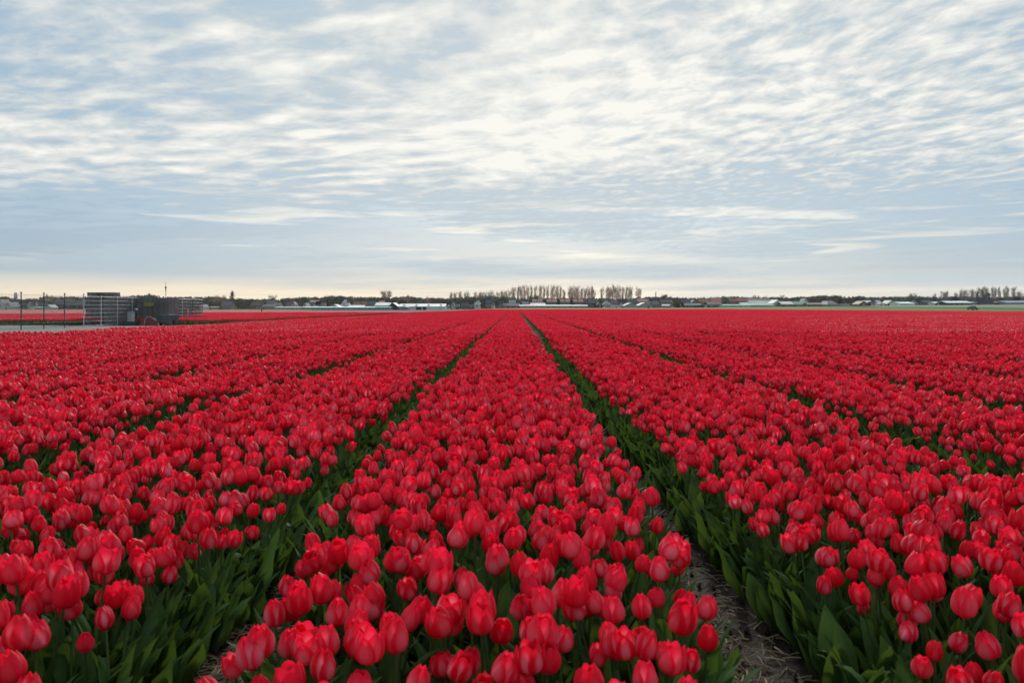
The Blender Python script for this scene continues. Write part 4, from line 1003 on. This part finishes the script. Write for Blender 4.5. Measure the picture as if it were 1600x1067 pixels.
cD = 262.0; cxx = at(1519.5, cD)
car('parked_car', 'small black car standing alone on the green meadow', (cxx, cD, tz(cxx, cD)+.03), R(86), 4.0, 1.35, M_CARD)
for px_m, Dm, h_, lab, cc in ((409, 150, .95, 'dark marker post standing in the pink flower strip', '2A2428'), (944.5, 420, 1.6, 'bright white marker post at the edge of the field', 'E0E0DC'), (1476.5-10, 430, 1.0, 'short pale post in the pale field before the navy barn', 'B0B4B0')):
    e = empty('marker_post', (at(px_m, Dm), Dm, tz(at(px_m, Dm), Dm))); tag(e, lab, 'post')
    MB().tube([(0, 0, -.1), (0, 0, h_*.85)], .10 if Dm < 200 else .32, 6).build('stake', col_mat(cc), e); MB().tube([(0, 0, h_*.85), (0, 0, h_)], .12 if Dm < 200 else .36, 6).build('marker_cap', col_mat(cc), e)

# ------------------------------------------------------------------ trees
def quads(b, cen, size, tint, upright=0.0, rg=rng):
    n = len(cen); tint = np.resize(np.asarray(tint, float), (n, 3)) if len(tint) != n else tint; u = rg.normal(size=(n, 3)); u[:, 2] = u[:, 2]*(1-upright)+upright*3; u /= np.linalg.norm(u, axis=1)[:, None]
    v = np.cross(u, rg.normal(size=(n, 3))); v /= np.linalg.norm(v, axis=1)[:, None]
    s1 = size*rg.uniform(.6, 1.4, (n, 1)); s2 = s1*(.5 if upright > .5 else .8)
    V = np.stack([cen-u*s1/2, cen+v*s2/2, cen+u*s1/2, cen-v*s2/2], 1).reshape(-1, 3)
    b.add(V, [(4*i, 4*i+1, 4*i+2, 4*i+3) for i in range(n)], 0, np.repeat(tint, 4, axis=0))
def crown_mesh(kind, seed):
    """unit-height tree: z 0..1; crown and trunk meshes"""
    g = np.random.default_rng(seed); b = MB(); tr_ = MB()
    if kind == 'poplar':           # tall, narrow, barely in leaf
        nl = 15
        tr_.tube([(0, 0, 0), (.006, 0, .5), (0, 0, .97)], (.014, .010, .003), 6)
        for k in range(nl):
            z0 = .22+.55*k/nl; a = g.uniform(0, 6.28); rr_ = .150*(1-.30*abs(z0-.5)/.5)*g.uniform(.6, 1.1); z1 = min(.99, z0+g.uniform(.16, .26))
            p1 = np.array((rr_*math.cos(a), rr_*math.sin(a), z1)); tr_.tube([(0, 0, z0), p1*(.75, .75, 1)-(0, 0, .06), p1], (.006, .004, .0015), 4, cap=False)
            c = p1+g.normal(size=(64, 3))*(.042, .042, .060); quads(b, c, .037, np.tile(g.uniform(.75, 1.25), (60, 3)), .7, g)
        c = g.normal(size=(260, 3))*(.075, .075, .19)+(0, 0, .62); c = c[(c[:, 2] > .2) & (c[:, 2] < 1.0)]; quads(b, c, .036, np.ones((len(c), 3)), .7, g)
    elif kind == 'round':          # broad leafy crown
        tr_.tube([(0, 0, 0), (.01, 0, .3), (0, 0, .6)], (.035, .026, .01), 7)
        for k in range(6):
            a = k*1.05; tr_.tube([(0, 0, .28+.03*k), (.2*math.cos(a), .2*math.sin(a), .55+.04*k)], (.014, .004), 4, cap=False)
        for k in range(26):
            a = g.uniform(0, 6.28); q = g.uniform(0, 1)**.6; zc_ = g.uniform(.22, .86); rad = .40*math.sqrt(max(.05, 1-((zc_-.5)/.5)**2))
            c = np.array((rad*q*math.cos(a), rad*q*math.sin(a), zc_))+g.normal(size=(70, 3))*.065; quads(b, c, .055, np.tile(g.uniform(.65, 1.3), (70, 3)), 0, g)
    elif kind == 'bare':           # open twiggy crown
        tr_.tube([(0, 0, 0), (.01, 0, .35), (0, 0, .7)], (.028, .02, .006), 6)
        for k in range(22):
            a = g.uniform(0, 6.28); z0 = g.uniform(.25, .6); e_ = np.array((.36*math.cos(a)*g.uniform(.5, 1), .36*math.sin(a)*g.uniform(.5, 1), min(1.0, z0+g.uniform(.15, .42))))
            tr_.tube([(0, 0, z0), e_*(.6, .6, 1)-(0, 0, .07), e_], (.010, .005, .002), 4, cap=False)
            c = e_+g.normal(size=(60, 3))*(.065, .065, .055); quads(b, c, .042, np.tile(g.uniform(.8, 1.2), (34, 3)), .4, g)
    elif kind == 'column':         # dense narrow column
        tr_.tube([(0, 0, 0), (0, 0, .8)], (.02, .006), 6)
        for k in range(34):
            z0 = .08+.88*k/34; rad = .105*math.sin(math.pi*min(.97, (z0*.80+.12)))**.7; a = g.uniform(0, 6.28)
            c = np.array((rad*.5*math.cos(a), rad*.5*math.sin(a), z0))+g.normal(size=(50, 3))*(rad*.45, rad*.45, .03); quads(b, c, .032, np.tile(g.uniform(.7, 1.3), (50, 3)), .4, g)
    else:                          # conifer
        tr_.tube([(0, 0, 0), (0, 0, .9)], (.025, .004), 6)
        for k in range(26):
            z0 = .08+.9*k/26; rad = .24*(1-z0)+.015
            for q in range(5):
                a = g.uniform(0, 6.28); c = np.array((rad*.7*math.cos(a), rad*.7*math.sin(a), z0))+g.normal(size=(12, 3))*(rad*.3, rad*.3, .02); quads(b, c, .05, np.tile(g.uniform(.7, 1.2), (12, 3)), 0, g)
    return b.mesh('crown', [M_CROWN], False, 'tint'), tr_.mesh('trunk', [M_BARK], True, 'tint')
TREE = {}
for kd, n in (('poplar', 6), ('round', 5), ('bare', 4), ('column', 1), ('conifer', 2)):
    TREE[kd] = [crown_mesh(kd, 40+i*7+len(kd)) for i in range(n)]
tree_src = {}
tcount = {}
def tree(kind, name, lab, px, ytop, D, col, wpx=None, grp=None, ybase=None, cat='tree'):
    x = at(px, D); zb = tz(x, D); H = zat(ytop, D)-zb
    i = tcount.get(kind, 0) % len(TREE[kind]); tcount[kind] = tcount.get(kind, 0)+1
    nat = {'poplar': .34, 'round': .9, 'bare': .8, 'column': .24, 'conifer': .5}[kind]
    wx = (wpx/F*D)/(nat*H) if wpx else 1.0
    if (kind, i) not in tree_src:
        e = empty(name, (0, 0, 0)); c = bpy.data.objects.new('crown', TREE[kind][i][0]); t_ = bpy.data.objects.new('trunk', TREE[kind][i][1])
        tree_src[(kind, i)] = (e, c, t_)
    else:
        e0, c0, t0 = tree_src[(kind, i)]; e, c, t_ = e0.copy(), c0.copy(), t0.copy(); C.objects.link(e); e.name = name
        for k_ in list(e.keys()): del e[k_]
    C.objects.link(c); C.objects.link(t_); c.parent = e; t_.parent = e; c.color = (*col, 1)
    e.location = (x, D, zb-.1); e.scale = (H*wx, H*wx, H); e.rotation_euler = (0, 0, random.uniform(0, 6.28)); tag(e, lab, cat, grp); return e
BR = (.36, .235, .165); BR2 = (.34, .25, .17); GR = (.14, .14, .125); OL = (.12, .13, .055)
def row(items, D, nm, grp, col, lab, wdef):
    n = len(items); O = ['first', 'second', 'third', 'fourth', 'fifth', 'sixth', 'seventh', 'eighth', 'ninth', 'tenth', 'eleventh', 'twelfth', 'thirteenth', 'fourteenth', 'fifteenth', 'sixteenth', 'seventeenth', 'eighteenth', 'nineteenth', 'twentieth', 'twenty-first']
    for i, it in enumerate(items):
        px, yt = it[0], it[1]; w_ = it[2] if len(it) > 2 else wdef
        c = tuple(v*random.uniform(.85, 1.15) for v in (it[3] if len(it) > 3 else col))
        tree('poplar', 'poplar_tree', lab % O[i], px, yt, D+random.uniform(-12, 12), c, w_, grp)
row([(704, 457), (711.5, 456.6), (719.6, 456), (728, 456, 5.5), (732, 456.5, 4), (742.5, 456.3, 5), (748.5, 456.5), (753.3, 456.2), (758.7, 456.2, 5), (765, 454.8, 5), (769.5, 454.8, 5), (778, 456.5), (783.5, 454.4, 5.5), (788, 454.8, 4.5), (791.5, 454.6, 4.5), (795.5, 454, 4.5)],
    900, 'poplar_tree', 'small poplars spaced along the horizon', (.34, .28, .18), '%s poplar from the long white barn in the spaced row of small poplars', 6.5)
row([(800.5, 450, 5), (804, 449, 5), (809, 447.5, 5.5), (814, 446.5, 6), (819.5, 446.3, 5.5), (824.5, 446.6, 5), (830.5, 446.8, 4.5), (837, 446.6, 5), (844.5, 446, 6), (850, 446.4, 4.5), (855.5, 447, 5), (862, 446.8, 5), (866.5, 446, 5.5), (871, 446.2, 5), (875, 447.5, 5), (881, 452, 5)],
    760, 'poplar_tree', 'tall poplars above the red-roofed houses', BR, '%s tall poplar above the red roofs, counted from the tulip path', 7)
row([(890, 448.5, 6), (894.5, 447.2, 6.5), (899, 449.5, 5), (902.5, 447.4, 6.5), (908, 450, 6), (914.5, 449.5, 6), (920, 448.2, 6), (924.5, 447.6, 6), (928, 452, 5)],
    740, 'poplar_tree', 'tall poplars left of the gap', BR, '%s poplar in the clump left of the gap in the poplars', 7.5)
row([(941, 449, 5.5), (949, 448.4, 6), (953, 448.2, 6), (957.5, 445.8, 7), (963.5, 447.2, 7), (967.5, 448, 6), (973.5, 448.2, 5), (978, 448.2, 5), (982.5, 448.4, 5), (986, 448, 5.5), (997.5, 449.5, 8)],
    740, 'poplar_tree', 'tall poplars right of the gap', BR, '%s poplar right of the gap in the poplars', 7.5)
GB = (.28, .24, .205)
row([(1460, 459, 5), (1474, 455.5, 8), (1478, 455, 7), (1494, 457, 5), (1500.5, 454, 5), (1505, 452.4, 6), (1510, 453, 5), (1517, 452.6, 5), (1521, 451.8, 5), (1526, 454, 5), (1528.5, 450, 6, OL), (1534.5, 449.8, 6, OL), (1538.5, 448.4, 6, OL), (1542, 450, 5), (1551.5, 449, 5), (1555, 448.6, 5), (1561.5, 449, 5), (1570, 450, 5), (1574.5, 448.4, 6), (1584, 448.6, 7), (1594, 455.5, 9)],
    640, 'poplar_tree', 'bare poplars around the navy farmhouse', GB, '%s poplar of the bare grey row by the navy farmhouse', 6.5)
tree('column', 'column_poplar', 'tall narrow rust-green poplar standing alone on the horizon', 362.5, 454, 560, (.17, .125, .055), 7.5)
tree('round', 'broadleaf_tree', 'rounded pale green tree beside the tall narrow poplar', 372.5, 464, 565, (.11, .13, .075), 12)
tree('bare', 'bare_tree', 'bare brown tree left of the tall narrow poplar', 350, 462, 640, BR2, 12); tree('bare', 'bare_tree', 'wide bare tree behind the dark woods right of the net', 339, 462.5, 640, BR2, 14)
tree('bare', 'bare_tree', 'small bare crown poking above the woods over the slate house', 426, 461.6, 700, BR2, 12)
tree('bare', 'bare_tree', 'large bare spreading tree above the white nursery shed', 604, 454.6, 700, BR2, 18)
tree('bare', 'bare_tree', 'bare bush-like crown above the woods behind the crates', 238, 458.8, 640, (.12, .11, .08), 14)
tree('bare', 'bare_tree', 'brown bare tree right of the second fence post', 76, 461.2, 620, BR2, 13); tree('bare', 'bare_tree', 'small brown tree just before the third fence post', 91, 463.2, 620, BR2, 9)
tree('bare', 'bare_tree', 'brown tree behind the third fence post gap', 109, 463.5, 620, BR2, 8)
tree('round', 'broadleaf_tree', 'dark green tree behind the first white gable', 8, 463, 620, (.07, .085, .05), 8); tree('bare', 'bare_tree', 'tree above the woods over the long white barn', 635, 461, 640, BR2, 9); tree('bare', 'bare_tree', 'tiny round crown over the white barn roof', 669, 464, 640, BR2, 7)
for px, yt, w_, c, l in ((442, 465, 8, (.11, .13, .06), 'olive tree over the large brown villa'), (452, 465.3, 8, (.13, .14, .07), 'loose olive tree right of the villa roof'), (463, 463.6, 12, (.085, .12, .055), 'green tree over the white gable house'), (476, 463.2, 16, (.085, .12, .055), 'broad green tree above the dark blue slate roof'), (492, 462.2, 11, (.14, .115, .08), 'brown rounded tree between two green ones'),
                        (509, 461.2, 14, (.13, .15, .085), 'pale green misty tree beside the conifer'), (522, 460.6, 15, (.085, .12, .05), 'broad green tree above the small glasshouse'), (534, 461.4, 14, (.095, .125, .055), 'green tree behind the pointed white house'), (546, 463, 11, (.12, .115, .07), 'brown-olive tree right of the pointed white house'),
                        (562, 464.2, 12, (.12, .11, .065), 'brown-olive tree above the brown brick house'), (580, 463.6, 14, (.10, .105, .06), 'olive tree over the grey house with dormers')):
    tree('round', 'broadleaf_tree', l, px, yt, 620, c, w_)
tree('conifer', 'conifer_tree', 'dark conifer left of the small gabled glasshouse', 512, 466.5, 500, (.022, .032, .026), 6)
tree('round', 'broadleaf_tree', 'dark round bush left of the long white barn', 612, 467.6, 520, (.028, .045, .035), 16); tree('round', 'broadleaf_tree', 'dark bush touching the end of the white barn roof', 628, 467.8, 520, (.03, .05, .04), 14)
tree('round', 'broadleaf_tree', 'blackish evergreen beyond the end of the long white barn', 694, 468.5, 520, (.022, .036, .03), 16)
tree('round', 'broadleaf_tree', 'muted green tree behind the long white barn', 648, 467, 560, (.065, .10, .05), 18)
tree('round', 'broadleaf_tree', 'green tree below the last small poplars', 788, 462, 640, (.075, .11, .05), 14); tree('round', 'broadleaf_tree', 'bright green bush between the white and dark gables', 775, 466, 540, (.08, .12, .04), 8)
tree('round', 'broadleaf_tree', 'bare purple-brown bush before the wide white dormer', 753.5, 473, 470, (.09, .075, .068), 9)
tree('round', 'broadleaf_tree', 'green tree in leaf below the tall poplars', 838, 459.5, 640, (.075, .115, .05), 17); tree('round', 'broadleaf_tree', 'low green tree left of the leafy one below the poplars', 828, 462, 640, (.085, .115, .06), 12)
tree('round', 'broadleaf_tree', 'dark green tree between two red-roofed houses', 872.6, 464, 560, (.035, .06, .035), 5.5); tree('round', 'broadleaf_tree', 'dark tree between the third and fourth red roofs', 893.2, 467, 556, (.025, .035, .03), 5.5); tree('round', 'broadleaf_tree', 'dark maroon tree right of the first red roof', 850.5, 466.5, 556, (.06, .038, .04), 6)
tree('round', 'broadleaf_tree', 'olive green bush beside the navy gable', 929.5, 472.6, 455, (.045, .06, .02), 8)
tree('round', 'broadleaf_tree', 'large dense grey-brown dome of a tree', 1041, 459, 560, (.085, .080, .072), 17); tree('round', 'broadleaf_tree', 'pale yellow-green bushy tree beside the lilac bungalow', 1057, 466, 470, (.115, .145, .06), 16)
tree('round', 'broadleaf_tree', 'nearly black round bush right of the pale green tree', 1066.5, 470.5, 468, (.018, .020, .026), 6.5); tree('conifer', 'conifer_tree', 'tiny black conifer before the second glass gable', 1013, 477, 440, (.012, .018, .015), 3.2)
tree('round', 'broadleaf_tree', 'grey tree left of the chimney stack', 1017, 462.6, 620, GR, 12); tree('round', 'broadleaf_tree', 'low dark hedge tree below the pale green bush', 1059, 476, 460, (.025, .04, .018), 9)
tree('conifer', 'conifer_tree', 'dark pointed conifer behind the clear glasshouse', 1217.5, 463.8, 560, (.03, .035, .025), 5); tree('bare', 'bare_tree', 'faint bare tree right of the pointed conifer', 1222, 461, 700, GB, 7)
tree('bare', 'bare_tree', 'faint bare tree over the green warehouse, one of two', 1179, 461.5, 720, GB, 6); tree('bare', 'bare_tree', 'faint bare tree over the rust-roofed house end', 1186, 461.8, 720, GB, 5); tree('bare', 'bare_tree', 'thin bare tree over the middle of the warehouse', 1196, 462.4, 720, GB, 5)
tree('round', 'broadleaf_tree', 'wide olive tree above the grey hipped farmhouse', 1307, 460.2, 600, (.095, .105, .05), 17); tree('round', 'broadleaf_tree', 'dark blue-green evergreen right of the hipped farmhouse', 1313, 464.5, 520, (.018, .022, .032), 9)
tree('round', 'broadleaf_tree', 'dark grey tree above the long pale bungalow', 1340, 462, 600, (.075, .078, .068), 12); tree('round', 'broadleaf_tree', 'brownish tree over the brown barn', 1327, 463.5, 600, (.09, .085, .07), 13)
tree('round', 'broadleaf_tree', 'ivy green bush against the brown barn', 1359, 470.5, 474, (.05, .075, .028), 10); tree('round', 'broadleaf_tree', 'light olive tree over the green-grey gable', 1395, 463, 600, (.12, .13, .07), 12)
tree('round', 'broadleaf_tree', 'yellow-green bush right of the white tunnel house', 1423.5, 464, 520, (.095, .12, .035), 9); tree('bare', 'bare_tree', 'flat-topped bare tree above the yellow-green bush', 1426, 459, 640, (.14, .14, .10), 13)
tree('round', 'broadleaf_tree', 'dark purple-grey tree right of the pale blue house', 1437, 464, 560, (.05, .046, .05), 12); tree('round', 'broadleaf_tree', 'dark tree left of the long teal shed', 1493, 461, 540, (.035, .045, .035), 13); tree('round', 'broadleaf_tree', 'dark tree over the low navy barn', 1459, 462, 560, (.05, .055, .05), 12)
tree('round', 'broadleaf_tree', 'yellow-brown leafy tree right beside the steep navy roof', 1541, 455, 600, (.12, .115, .045), 13); tree('round', 'broadleaf_tree', 'dull green tree over the stable', 1565, 463.5, 520, (.055, .065, .04), 11); tree('round', 'broadleaf_tree', 'dark green tree above the blue-grey glasshouse', 1586, 461.5, 520, (.045, .055, .04), 16)
# the continuous far-off wood that reads as one band
prof = [(-80, 465), (0, 465), (10, 464.5), (20, 469), (60, 468), (70, 464), (90, 466), (100, 464.5), (130, 466), (175, 465), (205, 463.5), (225, 463), (240, 462), (250, 466), (275, 465), (318, 466), (330, 464.5), (352, 468), (400, 469), (440, 467.5), (455, 467), (482, 465), (500, 467), (520, 463), (550, 465.5), (590, 466), (620, 466), (632, 464.5), (660, 467), (700, 467), (720, 466), (742, 464), (765, 463.6), (800, 466), (818, 467.5), (855, 467), (930, 467.2), (960, 468), (1000, 466.5), (1018, 465), (1053, 466), (1068, 467), (1100, 466), (1150, 464.5), (1175, 466.5), (1210, 466), (1240, 466), (1270, 464), (1300, 463), (1325, 466), (1345, 464), (1360, 466), (1400, 465), (1425, 464.5), (1440, 465), (1480, 465), (1510, 465), (1540, 467), (1565, 466), (1600, 464.5), (1700, 464.5)]
pp, py2 = zip(*prof); py2 = [v-1.0 for v in py2]; b = MB(); g = np.random.default_rng(3)
tints = [(.095, .098, .085), (.12, .11, .085), (.095, .125, .065), (.13, .13, .095), (.070, .080, .070), (.12, .095, .085)]
for n_ in range(2300):
    px = g.uniform(-80, 1690); D = g.uniform(655, 715); yt = np.interp(px, pp, py2)+abs(g.normal(0, .8))+(g.random() < .5)*g.uniform(1, 11)
    x = at(px, D); top = zat(yt, D); rad = g.uniform(2.2, 4.0); c0 = np.array((x, D, top-rad*.8))
    tint = np.array(tints[g.integers(len(tints))])*g.uniform(.75, 1.25)
    c = c0+g.normal(size=(80, 3))*(rad*.55, rad*.5, rad*.42); c = c[c[:, 2] < top+.4]; quads(b, c, 1.5, np.tile(tint, (len(c), 1))*g.uniform(.8, 1.2, (len(c), 1)), 0, g)
wd = b.build('woodland', [M_CROWN], attr='tint'); tag(wd, 'dark band of mixed woods behind the village along the horizon', kind='stuff')
# low hedges and garden shrubs between the houses
b = MB()
for n_ in range(900):
    px = g.uniform(-40, 1640)
    if 425 < px < 700 or 812 < px < 918 or 1130 < px < 1212: continue
    D = g.uniform(545, 640) if px < 1262 else g.uniform(530, 600); x = at(px, D); zb = tz(x, D); rad = g.uniform(.8, 2.2)
    c = np.array((x, D, zb+rad*.7))+g.normal(size=(34, 3))*(rad*.8, rad*.4, rad*.5); c[:, 2] = np.maximum(c[:, 2], zb+.05); tint = np.array(tints[g.integers(len(tints))])*g.uniform(.45, 1.0)
    quads(b, c, .65, np.tile(tint, (34, 1)), 0, g)
tag(b.build('garden_shrubs', [M_CROWN], attr='tint'), 'low dark hedges and shrubs between the far houses', kind='stuff')

# ------------------------------------------------------------------ thin haze over the plain
hz = bpy.data.materials.new('haze'); hz.use_nodes = True; hz.node_tree.nodes.clear(); t = NT(hz.node_tree)
pv = t.new('ShaderNodeVolumePrincipled'); pv.inputs['Color'].default_value = (.88, .88, .88, 1); pv.inputs['Density'].default_value = .00008; pv.inputs['Anisotropy'].default_value = .2
ho = t.new('ShaderNodeOutputMaterial'); t.l.new(pv.outputs[0], ho.inputs['Volume'])
ob = MB().box(-2050, 2050, -320, 2600, -1.4, 46).build('haze', hz); tag(ob, 'thin pale haze lying over the plain', kind='stuff')
